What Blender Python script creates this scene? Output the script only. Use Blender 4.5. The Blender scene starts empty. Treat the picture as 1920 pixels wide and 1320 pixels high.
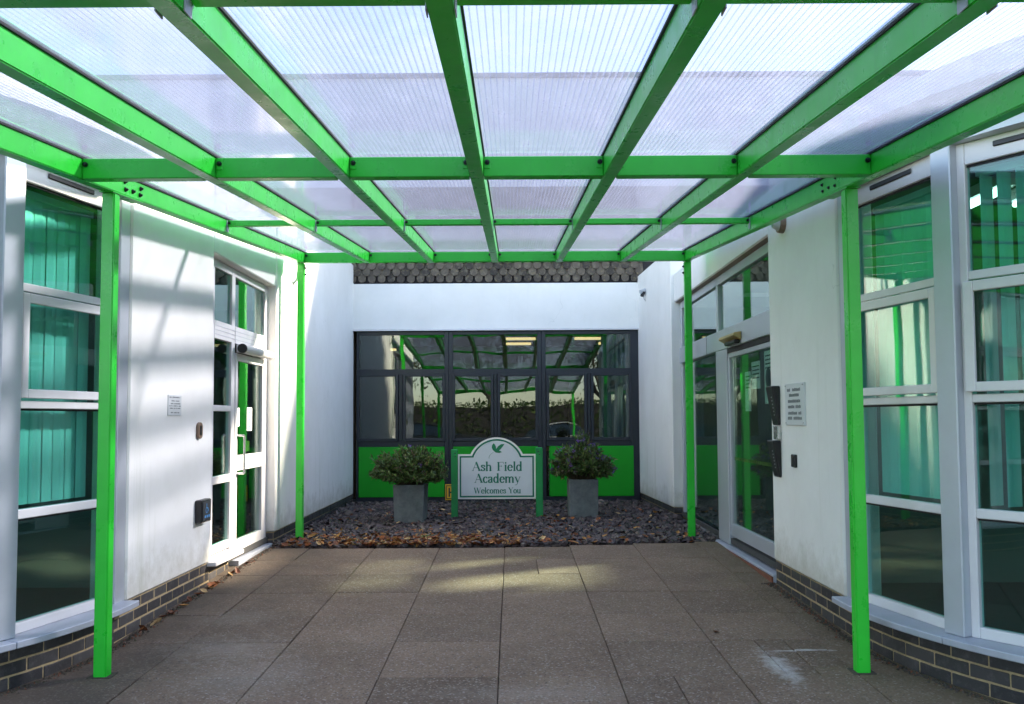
import bpy, bmesh, math, random
import numpy as np
from mathutils import Vector, Matrix
random.seed(7); rng = np.random.default_rng(7)
S = bpy.context.scene
COL = S.collection
R = math.radians

# ------------------------------------------------------------------ camera
CAM_H = 1.54
tilt = math.atan(1680 / 31200); roll = .0057
Rt = Vector((1, 0, 0)); Fw = Vector((0, math.cos(tilt), math.sin(tilt))); Upv = Rt.cross(Fw)
Rr = math.cos(roll) * Rt - math.sin(roll) * Upv
Ur = math.sin(roll) * Rt + math.cos(roll) * Upv
cam_d = bpy.data.cameras.new('camera'); cam = bpy.data.objects.new('camera', cam_d); COL.objects.link(cam)
M = Matrix((Rr, Ur, -Fw)).transposed().to_4x4(); M.translation = (0, 0, CAM_H)
cam.matrix_world = M
cam_d.sensor_width = 36; cam_d.lens = 36 * 1680 / 1920; cam_d.shift_y = 35 / 1920
cam_d.clip_start = .05; cam_d.clip_end = 2000
S.camera = cam

# ------------------------------------------------------------------ light
SUN = Vector((1.43, .78, 1.0)).normalized()          # towards the sun
elev = math.asin(SUN.z); azim = math.atan2(SUN.x, SUN.y)
W = bpy.data.worlds.new('World'); S.world = W; W.use_nodes = True
wn = W.node_tree.nodes; wl = W.node_tree.links; wn.clear()
wo = wn.new('ShaderNodeOutputWorld'); bg = wn.new('ShaderNodeBackground'); bg.inputs[1].default_value = .135
sky = wn.new('ShaderNodeTexSky'); sky.sky_type = 'NISHITA'; sky.sun_disc = False
sky.sun_elevation = elev; sky.sun_rotation = azim; sky.air_density = 1.0; sky.dust_density = .7; sky.ozone_density = 1.2
# broken cloud all over the sky
wtc = wn.new('ShaderNodeTexCoord'); wmp = wn.new('ShaderNodeMapping'); wmp.inputs['Scale'].default_value = (1, 1, 2.2)
wnz = wn.new('ShaderNodeTexNoise'); wnz.inputs['Scale'].default_value = 2.6; wnz.inputs['Detail'].default_value = 7; wnz.inputs['Roughness'].default_value = .58
wcr = wn.new('ShaderNodeValToRGB'); wcr.color_ramp.elements[0].position = .45; wcr.color_ramp.elements[1].position = .75
wmx = wn.new('ShaderNodeMixRGB'); wmx.inputs[2].default_value = (3.7, 3.6, 3.65, 1)
wl.new(wtc.outputs['Generated'], wmp.inputs[0]); wl.new(wmp.outputs[0], wnz.inputs[0]); wl.new(wnz.outputs[0], wcr.inputs[0])
wl.new(wcr.outputs[0], wmx.inputs[0]); wl.new(sky.outputs[0], wmx.inputs[1]); wl.new(wmx.outputs[0], bg.inputs[0]); wl.new(bg.outputs[0], wo.inputs[0])
sd = bpy.data.lights.new('sun', 'SUN'); sd.energy = 5.0; sd.angle = R(4.6); sd.color = (1, .87, .69)
so = bpy.data.objects.new('sun', sd); COL.objects.link(so); so.rotation_euler = (-SUN).to_track_quat('-Z', 'Y').to_euler(); so.location = (10, 6, 12)
S.view_settings.view_transform = 'Standard'; S.view_settings.look = 'None'; S.view_settings.gamma = 1
S.view_settings.exposure = 2.35
S.cycles.transparent_max_bounces = 24; S.cycles.max_bounces = 8; S.cycles.diffuse_bounces = 4; S.cycles.glossy_bounces = 4
S.cycles.use_denoising = True; S.cycles.sample_clamp_indirect = 4; S.cycles.caustics_reflective = False

# ------------------------------------------------------------------ helpers
class MB:
    """collects faces; v/f/m lists"""
    def __init__(s): s.v = []; s.f = []; s.m = []
    def add(s, vs, fs, mi=0):
        k = len(s.v); s.v += [tuple(v) for v in vs]; s.f += [tuple(i + k for i in f) for f in fs]; s.m += [mi] * len(fs); return s
    def box(s, x0, x1, y0, y1, z0, z1, mi=0):
        return s.hexa([(x0, y0, z0), (x1, y0, z0), (x1, y1, z0), (x0, y1, z0), (x0, y0, z1), (x1, y0, z1), (x1, y1, z1), (x0, y1, z1)], mi)
    def hexa(s, p, mi=0):
        return s.add(p, [(0, 3, 2, 1), (4, 5, 6, 7), (0, 1, 5, 4), (1, 2, 6, 5), (2, 3, 7, 6), (3, 0, 4, 7)], mi)
    def prism(s, poly, fn0, fn1, mi=0):
        """poly: 2d points ccw, fn0/fn1 map 2d->3d for back and front"""
        n = len(poly); a = [fn0(*p) for p in poly]; b = [fn1(*p) for p in poly]
        return s.add(a + b, [tuple(range(n))[::-1], tuple(range(n, 2 * n))] + [(i, (i + 1) % n, n + (i + 1) % n, n + i) for i in range(n)], mi)
    def tube(s, p0, p1, r0, r1=None, n=8, mi=0, cap=True):
        r1 = r0 if r1 is None else r1
        p0 = Vector(p0); p1 = Vector(p1); d = (p1 - p0).normalized(); a = d.orthogonal().normalized(); b = d.cross(a)
        vs = [p0 + (a * math.cos(t) + b * math.sin(t)) * r0 for t in [2 * math.pi * i / n for i in range(n)]]
        vs += [p1 + (a * math.cos(t) + b * math.sin(t)) * r1 for t in [2 * math.pi * i / n for i in range(n)]]
        fs = [(i, (i + 1) % n, n + (i + 1) % n, n + i) for i in range(n)]
        if cap: fs += [tuple(range(n))[::-1], tuple(range(n, 2 * n))]
        return s.add(vs, fs, mi)
    def path(s, pts, r, n=8, mi=0):
        for a, b in zip(pts[:-1], pts[1:]): s.tube(a, b, r, r, n, mi)
        return s
LOC = {}
def setp(o, label=None, cat=None, group=None, kind=None):
    if label: o['label'] = label
    if cat: o['category'] = cat
    if group: o['group'] = group
    if kind: o['kind'] = kind
    return o
def thing(name, loc, label, cat, group=None):
    o = bpy.data.objects.new(name, None); COL.objects.link(o); o.location = loc; LOC[o.name] = Vector(loc); o.empty_display_size = .1
    return setp(o, label, cat, group)
def mesh_of(mb, name, mats, L=Vector((0, 0, 0)), bevel=0, smooth=False, seg=1):
    me = bpy.data.meshes.new(name); me.from_pydata([tuple(Vector(v) - L) for v in mb.v], [], mb.f)
    for m in (mats if isinstance(mats, (list, tuple)) else [mats]): me.materials.append(m)
    if len(me.materials) > 1: me.polygons.foreach_set('material_index', mb.m)
    me.update()
    if bevel:
        bm = bmesh.new(); bm.from_mesh(me); bmesh.ops.recalc_face_normals(bm, faces=bm.faces)
        bmesh.ops.bevel(bm, geom=[e for e in bm.edges if len(e.link_faces) == 2 and e.calc_face_angle() > .5], offset=bevel, segments=seg, affect='EDGES', clamp_overlap=True)
        bm.to_mesh(me); bm.free()
    else:
        bm = bmesh.new(); bm.from_mesh(me); bmesh.ops.recalc_face_normals(bm, faces=bm.faces); bm.to_mesh(me); bm.free()
    if smooth: me.polygons.foreach_set('use_smooth', [True] * len(me.polygons))
    return me
def part(name, mb, mats, parent=None, bevel=0, smooth=False, kind=None, label=None, seg=1):
    """a mesh object in world coordinates; child of parent (parent's own origin is kept)"""
    L = LOC[parent.name] if parent is not None else Vector((0, 0, 0))
    o = bpy.data.objects.new(name, mesh_of(mb, name, mats, L, bevel, smooth, seg)); COL.objects.link(o)
    if parent is not None: o.parent = parent
    LOC[o.name] = L
    return setp(o, label, None, None, kind)
def solo(name, mb, mats, label, cat, group=None, bevel=0, smooth=False, kind=None):
    """a one mesh thing, origin at its base"""
    vs = np.array(mb.v); L = Vector(((vs[:, 0].min() + vs[:, 0].max()) / 2, (vs[:, 1].min() + vs[:, 1].max()) / 2, vs[:, 2].min()))
    o = bpy.data.objects.new(name, mesh_of(mb, name, mats, L, bevel, smooth)); COL.objects.link(o); o.location = L; LOC[o.name] = L
    return setp(o, label, cat, group, kind)
def put(name, me, parent, pos, rotz=0, rot=None, scale=None):
    """shared mesh piece at world position pos"""
    o = bpy.data.objects.new(name, me); COL.objects.link(o); o.parent = parent; o.location = Vector(pos) - LOC[parent.name]
    o.rotation_euler = rot if rot else (0, 0, rotz)
    if scale: o.scale = scale
    LOC[o.name] = Vector(pos); return o
def structure(name, mb, mats, parent=None):
    o = part(name, mb, mats, parent)
    o['kind'] = 'structure'; return o

# ------------------------------------------------------------------ materials
def newmat(name):
    m = bpy.data.materials.new(name); m.use_nodes = True; nt = m.node_tree
    return m, nt.nodes, nt.links, nt.nodes['Principled BSDF']
def noise(n, l, scale, detail=4, rough=.6, coord='Object', stretch=None):
    tc = n.new('ShaderNodeTexCoord'); t = n.new('ShaderNodeTexNoise'); t.inputs['Scale'].default_value = scale; t.inputs['Detail'].default_value = detail; t.inputs['Roughness'].default_value = rough
    if coord == 'World': src = n.new('ShaderNodeNewGeometry').outputs['Position']
    else: src = tc.outputs[coord]
    if stretch:
        mp = n.new('ShaderNodeMapping'); mp.inputs['Scale'].default_value = stretch; l.new(src, mp.inputs[0]); src = mp.outputs[0]
    l.new(src, t.inputs[0]); return t.outputs[0]
def ramp(n, l, src, p0, c0, p1, c1):
    r = n.new('ShaderNodeValToRGB'); r.color_ramp.elements[0].position = p0; r.color_ramp.elements[1].position = p1
    r.color_ramp.elements[0].color = (*c0, 1) if isinstance(c0, tuple) else (c0, c0, c0, 1)
    r.color_ramp.elements[1].color = (*c1, 1) if isinstance(c1, tuple) else (c1, c1, c1, 1)
    l.new(src, r.inputs[0]); return r.outputs[0]
def mix(n, l, fac, a, b, mode='MIX'):
    x = n.new('ShaderNodeMixRGB'); x.blend_type = mode
    for i, v in ((0, fac), (1, a), (2, b)):
        if hasattr(v, 'links'): l.new(v, x.inputs[i])
        elif i == 0: x.inputs[0].default_value = v
        else: x.inputs[i].default_value = (*v, 1)
    return x.outputs[0]
def bump(n, l, p, src, strength, dist=.01):
    b = n.new('ShaderNodeBump'); b.inputs['Strength'].default_value = strength; b.inputs['Distance'].default_value = dist
    l.new(src, b.inputs['Height']); l.new(b.outputs[0], p.inputs['Normal']); return b
def mth(n, l, op, a, b=None):
    x = n.new('ShaderNodeMath'); x.operation = op
    for i, v in ((0, a), (1, b)):
        if v is None: continue
        if hasattr(v, 'links'): l.new(v, x.inputs[i])
        else: x.inputs[i].default_value = v
    return x.outputs[0]
def plain(name, c, rough=.5, metal=0, var=.12, scale=8, bmp=0, bscale=120, spec=.5, coord='Object', rnd=0):
    m, n, l, p = newmat(name)
    p.inputs['Roughness'].default_value = rough; p.inputs['Metallic'].default_value = metal; p.inputs['Specular IOR Level'].default_value = spec
    nz = noise(n, l, scale, 5, .65, coord)
    a = tuple(x * (1 - var) for x in c); b = tuple(min(1, x * (1 + var)) for x in c)
    col = ramp(n, l, nz, .3, a, .7, b)
    if rnd:
        oi = n.new('ShaderNodeObjectInfo'); f = ramp(n, l, oi.outputs['Random'], 0, 1 - rnd, 1, 1 + rnd)
        col = mix(n, l, 1.0, col, f, 'MULTIPLY')
    l.new(col, p.inputs['Base Color'])
    l.new(ramp(n, l, nz, .2, max(0, rough - .08), .8, min(1, rough + .1)), p.inputs['Roughness'])
    if bmp: bump(n, l, p, noise(n, l, bscale, 3, .6, coord), bmp, .004)
    return m
MAT = {}
MAT['green'] = plain('green powder coat', (.022, .55, .034), .38, var=.05, scale=3, spec=.3)
def green_paint():
    m, n, l, p = newmat('green powder coat weathered'); p.inputs['Specular IOR Level'].default_value = .5
    col = ramp(n, l, noise(n, l, 2.2, 6, .7, 'World'), .3, (.018, .49, .028), .7, (.028, .60, .040))
    st = ramp(n, l, noise(n, l, 9, 6, .75, 'World', (1, 1, .12)), .55, 0., .80, .5)
    col = mix(n, l, st, col, (.035, .33, .045))
    sp = ramp(n, l, noise(n, l, 45, 4, .75, 'World'), .66, 0., .78, .18)
    col = mix(n, l, sp, col, (.12, .30, .11))
    l.new(col, p.inputs['Base Color'])
    l.new(ramp(n, l, noise(n, l, 6, 6, .7, 'World'), .25, .20, .8, .45), p.inputs['Roughness'])
    bump(n, l, p, noise(n, l, 190, 2, .5, 'World'), .06, .002); return m
MAT['green'] = green_paint()
MAT['panel_green'] = plain('green spandrel panel', (.004, .30, .010), .42, var=.05, scale=3, spec=.35)
MAT['sign_post'] = plain('sign post green', (.006, .24, .055), .5, var=.12, scale=9)
MAT['bolt'] = plain('black bolt', (.006, .007, .012), .35, metal=.3)
MAT['gasket'] = plain('black rubber', (.008, .008, .01), .7)
MAT['silver'] = plain('silver frame', (.47, .50, .55), .38, metal=.35, var=.05, scale=4)
MAT['white_frame'] = plain('white frame', (.66, .65, .67), .35, var=.05, scale=5)
MAT['anthracite'] = plain('anthracite frame', (.009, .013, .021), .4, var=.08)
MAT['sill'] = plain('sill metal', (.40, .43, .50), .45, metal=.2, var=.1, scale=6)
MAT['mortar'] = plain('buff mortar', (.33, .25, .14), .9, var=.25, scale=40, bmp=.4)
MAT['tile_back'] = plain('roof underlay', (.022, .020, .022), .9)
MAT['black'] = plain('black plastic', (.008, .008, .010), .38)
MAT['brass'] = plain('brass housing', (.42, .31, .12), .4, metal=.5)
MAT['paper'] = plain('white paper', (.74, .76, .78), .7, var=.03)
MAT['plate'] = plain('pale plate', (.62, .64, .65), .4, var=.05)
MAT['ink_faded'] = plain('faded print', (.16, .17, .18), .6)
MAT['ink'] = plain('dark ink', (.03, .035, .04), .6)
MAT['blue'] = plain('blue print', (.08, .30, .62), .5)
MAT['cyan'] = plain('cyan print', (.10, .55, .75), .5)
MAT['yellow'] = plain('yellow plate', (.72, .40, .02), .5)
MAT['brown'] = plain('bronze reader', (.20, .13, .09), .45)
MAT['sign_white'] = plain('sign board', (.62, .66, .68), .45, var=.03, scale=3)
MAT['sign_edge'] = plain('sign cream edge', (.80, .78, .72), .5, var=.03)
MAT['sign_green'] = plain('sign lettering green', (.004, .155, .095), .5, var=.05)
MAT['leaf_green'] = plain('sign leaf green', (.006, .19, .075), .5, var=.1)
MAT['asphalt'] = plain('asphalt', (.05, .05, .052), .9, var=.3, scale=3, bmp=.5, bscale=90)
MAT['inside'] = plain('room wall', (.24, .21, .17), .8, var=.04)
MAT['inside_room'] = plain('dim room wall', (.17, .16, .14), .8, var=.04)
MAT['inside_dark'] = plain('room floor', (.05, .05, .05), .8)
MAT['roof_felt'] = plain('roof felt', (.12, .12, .125), .9)
MAT['blind'] = plain('blind fabric', (.66, .72, .70), .8, var=.04, rnd=.10)
MAT['curtain'] = plain('curtain cloth', (.60, .62, .66), .8, var=.05)
MAT['desk'] = plain('desk laminate', (.42, .30, .18), .5)
MAT['navy'] = plain('navy cloth', (.010, .012, .030), .8)
MAT['stem'] = plain('woody stem', (.07, .05, .03), .8)
MAT['bark'] = plain('bark', (.06, .05, .04), .9, bmp=.6, bscale=30)
MAT['tyre'] = plain('tyre', (.012, .012, .013), .8)
MAT['steel'] = plain('brushed steel', (.62, .62, .62), .25, metal=.9, var=.05)
MAT['red_brick'] = plain('red brick', (.17, .062, .034), .85, var=.3, scale=14)
MAT['red_roof'] = plain('red roof', (.20, .075, .045), .8, var=.25, scale=10)

def emit(name, c, s):
    m, n, l, p = newmat(name); p.inputs['Base Color'].default_value = (*c, 1); p.inputs['Emission Color'].default_value = (*c, 1); p.inputs['Emission Strength'].default_value = s; return m
MAT['tube'] = emit('lit tube', (1, .70, .32), .6)

MAT['tube_white'] = emit('lit white tube', (.95, 1, .9), 1.2)
def render_wall():
    m, n, l, p = newmat('white render'); p.inputs['Roughness'].default_value = .88; p.inputs['Specular IOR Level'].default_value = .2
    base = ramp(n, l, noise(n, l, 1.3, 6, .65, 'World'), .3, (.73, .725, .70), .72, (.82, .815, .80))
    # run-off streaks, drawn out vertically
    st = ramp(n, l, noise(n, l, 7, 5, .7, 'World', (1, 1, .07)), .56, 0., .78, 1.)
    pos = n.new('ShaderNodeNewGeometry'); sep = n.new('ShaderNodeSeparateXYZ'); l.new(pos.outputs['Position'], sep.inputs[0])
    low = ramp(n, l, mth(n, l, 'MULTIPLY', sep.outputs[2], .25), .10, 1., .55, .25)
    f = mth(n, l, 'MULTIPLY', mth(n, l, 'MULTIPLY', st, low), .42)
    col = mix(n, l, f, base, (.40, .42, .30))
    # splash dirt above the damp course, hairline cracks
    hz = mth(n, l, 'ADD', mth(n, l, 'MULTIPLY', mth(n, l, 'SUBTRACT', sep.outputs[2], .385), 1.6), mth(n, l, 'MULTIPLY', mth(n, l, 'SUBTRACT', noise(n, l, 6, 6, .75, 'World'), .5), 1.1))
    col = mix(n, l, ramp(n, l, hz, .0, .50, .42, 0.), col, (.36, .33, .25))
    vc = n.new('ShaderNodeTexVoronoi'); vc.feature = 'DISTANCE_TO_EDGE'; vc.inputs['Scale'].default_value = .55
    wp = n.new('ShaderNodeVectorMath'); wp.operation = 'ADD'; l.new(pos.outputs['Position'], wp.inputs[0])
    nz3 = n.new('ShaderNodeTexNoise'); nz3.inputs['Scale'].default_value = 3; l.new(pos.outputs['Position'], nz3.inputs[0]); l.new(nz3.outputs['Color'], wp.inputs[1]); l.new(wp.outputs[0], vc.inputs[0])
    cr = mth(n, l, 'MULTIPLY', ramp(n, l, vc.outputs[0], .0, 1., .0035, 0.), ramp(n, l, noise(n, l, .9, 2, .5, 'World'), .52, 0., .62, .25))
    col = mix(n, l, cr, col, (.30, .29, .27))
    l.new(col, p.inputs['Base Color'])
    a = noise(n, l, 150, 4, .7, 'World'); bump(n, l, p, a, .55, .004)
    return m
MAT['render'] = render_wall()

def slab_mat():
    m, n, l, p = newmat('concrete slab'); p.inputs['Roughness'].default_value = .9; p.inputs['Specular IOR Level'].default_value = .25
    oi = n.new('ShaderNodeObjectInfo')
    big = noise(n, l, 1.7, 6, .7, 'World')
    col = ramp(n, l, big, .28, (.150, .101, .068), .72, (.235, .166, .116))
    col = mix(n, l, 1.0, col, ramp(n, l, oi.outputs['Random'], 0, .78, 1, 1.16), 'MULTIPLY')
    agg = n.new('ShaderNodeTexVoronoi'); agg.inputs['Scale'].default_value = 105; l.new(n.new('ShaderNodeNewGeometry').outputs['Position'], agg.inputs[0])
    ag = n.new('ShaderNodeSeparateColor'); l.new(agg.outputs['Color'], ag.inputs[0])
    col = mix(n, l, ramp(n, l, ag.outputs[0], .80, 0., .97, .75), col, (.34, .29, .25))
    col = mix(n, l, ramp(n, l, ag.outputs[1], .78, 0., .97, .65), col, (.075, .062, .052))
    fine = noise(n, l, 60, 5, .8, 'World')
    col = mix(n, l, 1.0, col, ramp(n, l, fine, .25, .68, .75, 1.3), 'MULTIPLY')
    # grime washed against the walls, lime bloom near the right post
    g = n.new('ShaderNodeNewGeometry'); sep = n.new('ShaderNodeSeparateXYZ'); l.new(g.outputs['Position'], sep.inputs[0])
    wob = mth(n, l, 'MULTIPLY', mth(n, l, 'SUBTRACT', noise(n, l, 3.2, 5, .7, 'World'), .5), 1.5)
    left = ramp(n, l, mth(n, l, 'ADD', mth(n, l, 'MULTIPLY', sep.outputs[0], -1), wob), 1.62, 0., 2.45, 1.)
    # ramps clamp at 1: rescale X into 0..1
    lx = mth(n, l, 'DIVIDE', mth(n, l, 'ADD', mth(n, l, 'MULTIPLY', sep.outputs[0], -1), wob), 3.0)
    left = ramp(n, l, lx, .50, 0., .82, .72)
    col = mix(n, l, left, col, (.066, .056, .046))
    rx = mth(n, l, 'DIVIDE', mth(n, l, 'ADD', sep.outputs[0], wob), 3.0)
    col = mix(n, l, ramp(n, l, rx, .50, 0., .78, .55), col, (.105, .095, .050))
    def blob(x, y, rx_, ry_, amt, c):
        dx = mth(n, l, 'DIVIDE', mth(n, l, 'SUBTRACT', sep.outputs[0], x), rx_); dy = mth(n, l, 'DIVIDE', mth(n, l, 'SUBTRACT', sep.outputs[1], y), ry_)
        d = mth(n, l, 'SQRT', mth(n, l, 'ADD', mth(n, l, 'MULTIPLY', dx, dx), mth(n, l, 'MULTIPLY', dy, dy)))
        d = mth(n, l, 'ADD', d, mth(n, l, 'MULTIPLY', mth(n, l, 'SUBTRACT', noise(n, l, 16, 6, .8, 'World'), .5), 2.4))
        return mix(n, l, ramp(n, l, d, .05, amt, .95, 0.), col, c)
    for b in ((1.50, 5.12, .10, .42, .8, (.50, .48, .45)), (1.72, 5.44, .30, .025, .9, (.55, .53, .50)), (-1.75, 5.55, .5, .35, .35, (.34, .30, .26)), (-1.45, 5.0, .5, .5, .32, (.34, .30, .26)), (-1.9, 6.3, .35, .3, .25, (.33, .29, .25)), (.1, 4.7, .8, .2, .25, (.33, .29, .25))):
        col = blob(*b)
    l.new(col, p.inputs['Base Color'])
    bump(n, l, p, fine, .5, .006)
    return m
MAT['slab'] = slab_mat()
MAT['bed'] = plain('joint bedding', (.060, .050, .036), .95, var=.4, scale=30)
def brick_mat():
    m, n, l, p = newmat('blue black brick'); oi = n.new('ShaderNodeObjectInfo')
    col = ramp(n, l, oi.outputs['Random'], 0, (.020, .019, .022), 1, (.052, .048, .050))
    col = mix(n, l, ramp(n, l, noise(n, l, 18, 6, .75, 'World'), .5, 0., .85, .45), col, (.16, .15, .15))
    l.new(col, p.inputs['Base Color']); p.inputs['Roughness'].default_value = .62
    bump(n, l, p, noise(n, l, 70, 4, .7, 'World'), .5, .004); return m
MAT['brick'] = brick_mat()
def tile_mat():
    m, n, l, p = newmat('scalloped tile'); oi = n.new('ShaderNodeObjectInfo')
    col = ramp(n, l, oi.outputs['Random'], 0, (.030, .025, .022), 1, (.105, .086, .066))
    li = ramp(n, l, noise(n, l, 14, 6, .75, 'World'), .5, 0., .75, .6)
    col = mix(n, l, li, col, (.27, .24, .17))
    col = mix(n, l, ramp(n, l, noise(n, l, 23, 4, .7, 'World', (1, 1, 1.3)), .60, 0., .75, .7), col, (.33, .24, .07))
    l.new(col, p.inputs['Base Color']); p.inputs['Roughness'].default_value = .9
    bump(n, l, p, noise(n, l, 60, 4, .7, 'World'), .5, .004); return m
MAT['tile'] = tile_mat()
def concrete_planter():
    m, n, l, p = newmat('planter concrete'); col = ramp(n, l, noise(n, l, 9, 6, .75), .3, (.085, .098, .10), .75, (.185, .205, .21))
    col = mix(n, l, ramp(n, l, noise(n, l, 4, 5, .7, 'Object', (1, 1, .3)), .55, 0., .8, .5), col, (.07, .075, .07))
    l.new(col, p.inputs['Base Color']); p.inputs['Roughness'].default_value = .85; bump(n, l, p, noise(n, l, 60, 4, .7), .4, .004); return m
MAT['planter'] = concrete_planter()
SLATE = [plain('slate %d' % i, c, .55, var=.25, scale=25, bmp=.4, bscale=60) for i, c in enumerate(((.040, .026, .026), (.066, .043, .040), (.018, .013, .014), (.13, .096, .080)))]
LEAFS = [plain('dead leaf %d' % i, c, .7, var=.2, scale=40) for i, c in enumerate(((.27, .085, .022), (.40, .19, .05), (.13, .042, .016), (.50, .33, .15)))]
def leafmat(name, c, tr=.35):
    m, n, l, p = newmat(name); p.inputs['Roughness'].default_value = .42
    nz = noise(n, l, 9, 4, .6); col = ramp(n, l, nz, .3, tuple(x * .6 for x in c), .75, tuple(x * 1.5 for x in c)); l.new(col, p.inputs['Base Color'])
    t = n.new('ShaderNodeBsdfTranslucent'); l.new(col, t.inputs[0]); ms = n.new('ShaderNodeMixShader'); ms.inputs[0].default_value = tr
    l.new(p.outputs[0], ms.inputs[1]); l.new(t.outputs[0], ms.inputs[2]); l.new(ms.outputs[0], n['Material Output'].inputs[0]); return m
HEBE = [leafmat('hebe leaf', (.070, .125, .032), .25), leafmat('hebe leaf pale', (.17, .235, .06), .25), leafmat('hebe leaf bronze', (.10, .075, .038), .25)]
TREEL = [leafmat('tree leaf', (.07, .11, .025)), leafmat('tree leaf autumn', (.16, .13, .03))]
MAT['flower'] = plain('purple flower', (.16, .06, .34), .6, var=.3, scale=50)
MAT['weed'] = leafmat('weed', (.10, .22, .03))
def glass(name, tint, wav, wscale, f0=.055, rough=.0, amp=1.0):
    m, n, l, p = newmat(name); n.remove(p)
    tr = n.new('ShaderNodeBsdfTransparent'); tr.inputs[0].default_value = (*tint, 1)
    gl = n.new('ShaderNodeBsdfGlossy'); gl.inputs['Roughness'].default_value = rough; gl.inputs[0].default_value = (.94, 1, .97, 1)
    lw = n.new('ShaderNodeLayerWeight'); lw.inputs[0].default_value = .5
    f = mth(n, l, 'ADD', mth(n, l, 'MULTIPLY', mth(n, l, 'POWER', lw.outputs['Facing'], 4.6), (1 - f0) * amp), f0)
    ms = n.new('ShaderNodeMixShader'); l.new(f, ms.inputs[0]); l.new(tr.outputs[0], ms.inputs[1]); l.new(gl.outputs[0], ms.inputs[2])
    if wav:
        b = n.new('ShaderNodeBump'); b.inputs['Strength'].default_value = 1; b.inputs['Distance'].default_value = wav
        l.new(noise(n, l, wscale, 1, .3, 'World'), b.inputs['Height']); l.new(b.outputs[0], gl.inputs['Normal'])
    l.new(ms.outputs[0], n['Material Output'].inputs[0]); return m
MAT['glass_teal'] = glass('teal tinted glass', (.61, .905, .855), .0012, 1.7, .06)
MAT['glass_door'] = glass('door glass', (.78, .92, .86), .0008, 1.5, .08)
MAT['glass_clear'] = glass('clear glass', (.94, .95, .94), 0, 1, .04)
MAT['glass_back'] = glass('rear window glass', (.52, .58, .57), .0030, 1.7, .085)
MAT['glass_car'] = glass('car glass', (.25, .28, .28), 0, 1, .08)
def poly_mat(name, tint, wt, wd, gloss):
    m, n, l, p = newmat(name); n.remove(p)
    tr = n.new('ShaderNodeBsdfTransparent'); tr.inputs[0].default_value = (*tint, 1)
    tl = n.new('ShaderNodeBsdfTranslucent'); tl.inputs[0].default_value = (.66, .68, .80, 1)
    df = n.new('ShaderNodeBsdfDiffuse'); df.inputs[0].default_value = (.75, .80, .86, 1)
    gl = n.new('ShaderNodeBsdfGlossy'); gl.inputs['Roughness'].default_value = .12
    # scuffs and dust
    dirt = ramp(n, l, noise(n, l, 9, 7, .8, 'World'), .50, 0., .85, .18)
    sp = ramp(n, l, noise(n, l, 55, 3, .7, 'World', (1, .6, 1)), .66, 0., .80, .25)
    m1 = n.new('ShaderNodeMixShader'); l.new(mth(n, l, 'ADD', mth(n, l, 'ADD', dirt, sp), wt), m1.inputs[0]); l.new(tr.outputs[0], m1.inputs[1]); l.new(tl.outputs[0], m1.inputs[2])
    m2 = n.new('ShaderNodeMixShader'); m2.inputs[0].default_value = wd; l.new(m1.outputs[0], m2.inputs[1]); l.new(df.outputs[0], m2.inputs[2])
    lw = n.new('ShaderNodeLayerWeight'); lw.inputs[0].default_value = .5
    f = mth(n, l, 'ADD', mth(n, l, 'MULTIPLY', mth(n, l, 'POWER', lw.outputs['Facing'], 4.0), gloss), .05)
    m3 = n.new('ShaderNodeMixShader'); l.new(f, m3.inputs[0]); l.new(m2.outputs[0], m3.inputs[1]); l.new(gl.outputs[0], m3.inputs[2])
    l.new(m3.outputs[0], n['Material Output'].inputs[0]); return m
MAT['poly'] = poly_mat('polycarbonate skin', (.675, .70, .785), .12, .006, .40)
MAT['polyline'] = poly_mat('polycarbonate rib foot', (.66, .73, .88), .25, .04, .4)
MAT['polyrib'] = poly_mat('polycarbonate web', (.91, .92, .94), .22, .04, .4)

# ------------------------------------------------------------------ ground
GS = .0275
gz = lambda y: GS * min(y, 9.1)
structure('ground', MB().box(-160, 160, -160, 160, -.5, -.13), MAT['asphalt'])
paving = structure('pavement', MB().hexa([(-9, -2.4, -.125), (9, -2.4, -.125), (9, 9.42, -.125), (-9, 9.42, -.125),
                                          (-9, -2.4, gz(-2.4) - .03), (9, -2.4, gz(-2.4) - .03), (9, 9.42, gz(9.42) - .03), (-9, 9.42, gz(9.42) - .03)]), MAT['bed'])
slab_cache = {}
tilt_x = math.atan(GS)
def slab(x0, x1, y0, y1):
    w = x1 - x0 - .0045; d = y1 - y0 - .0045; key = (round(w, 2), round(d, 2))
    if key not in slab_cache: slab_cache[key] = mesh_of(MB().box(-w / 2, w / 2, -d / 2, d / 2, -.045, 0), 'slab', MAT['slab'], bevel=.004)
    yc = (y0 + y1) / 2
    put('slab', slab_cache[key], paving, ((x0 + x1) / 2, yc, GS * yc + random.uniform(-.0035, .002)), rot=(tilt_x + random.uniform(-.003, .003), random.uniform(-.0015, .0015), random.uniform(-.0015, .0015)))
XJ = [-.083 + .655 * k for k in range(-5, 6)]
YJ = [4.97 + .70 * k for k in range(-9, 7)]
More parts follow.
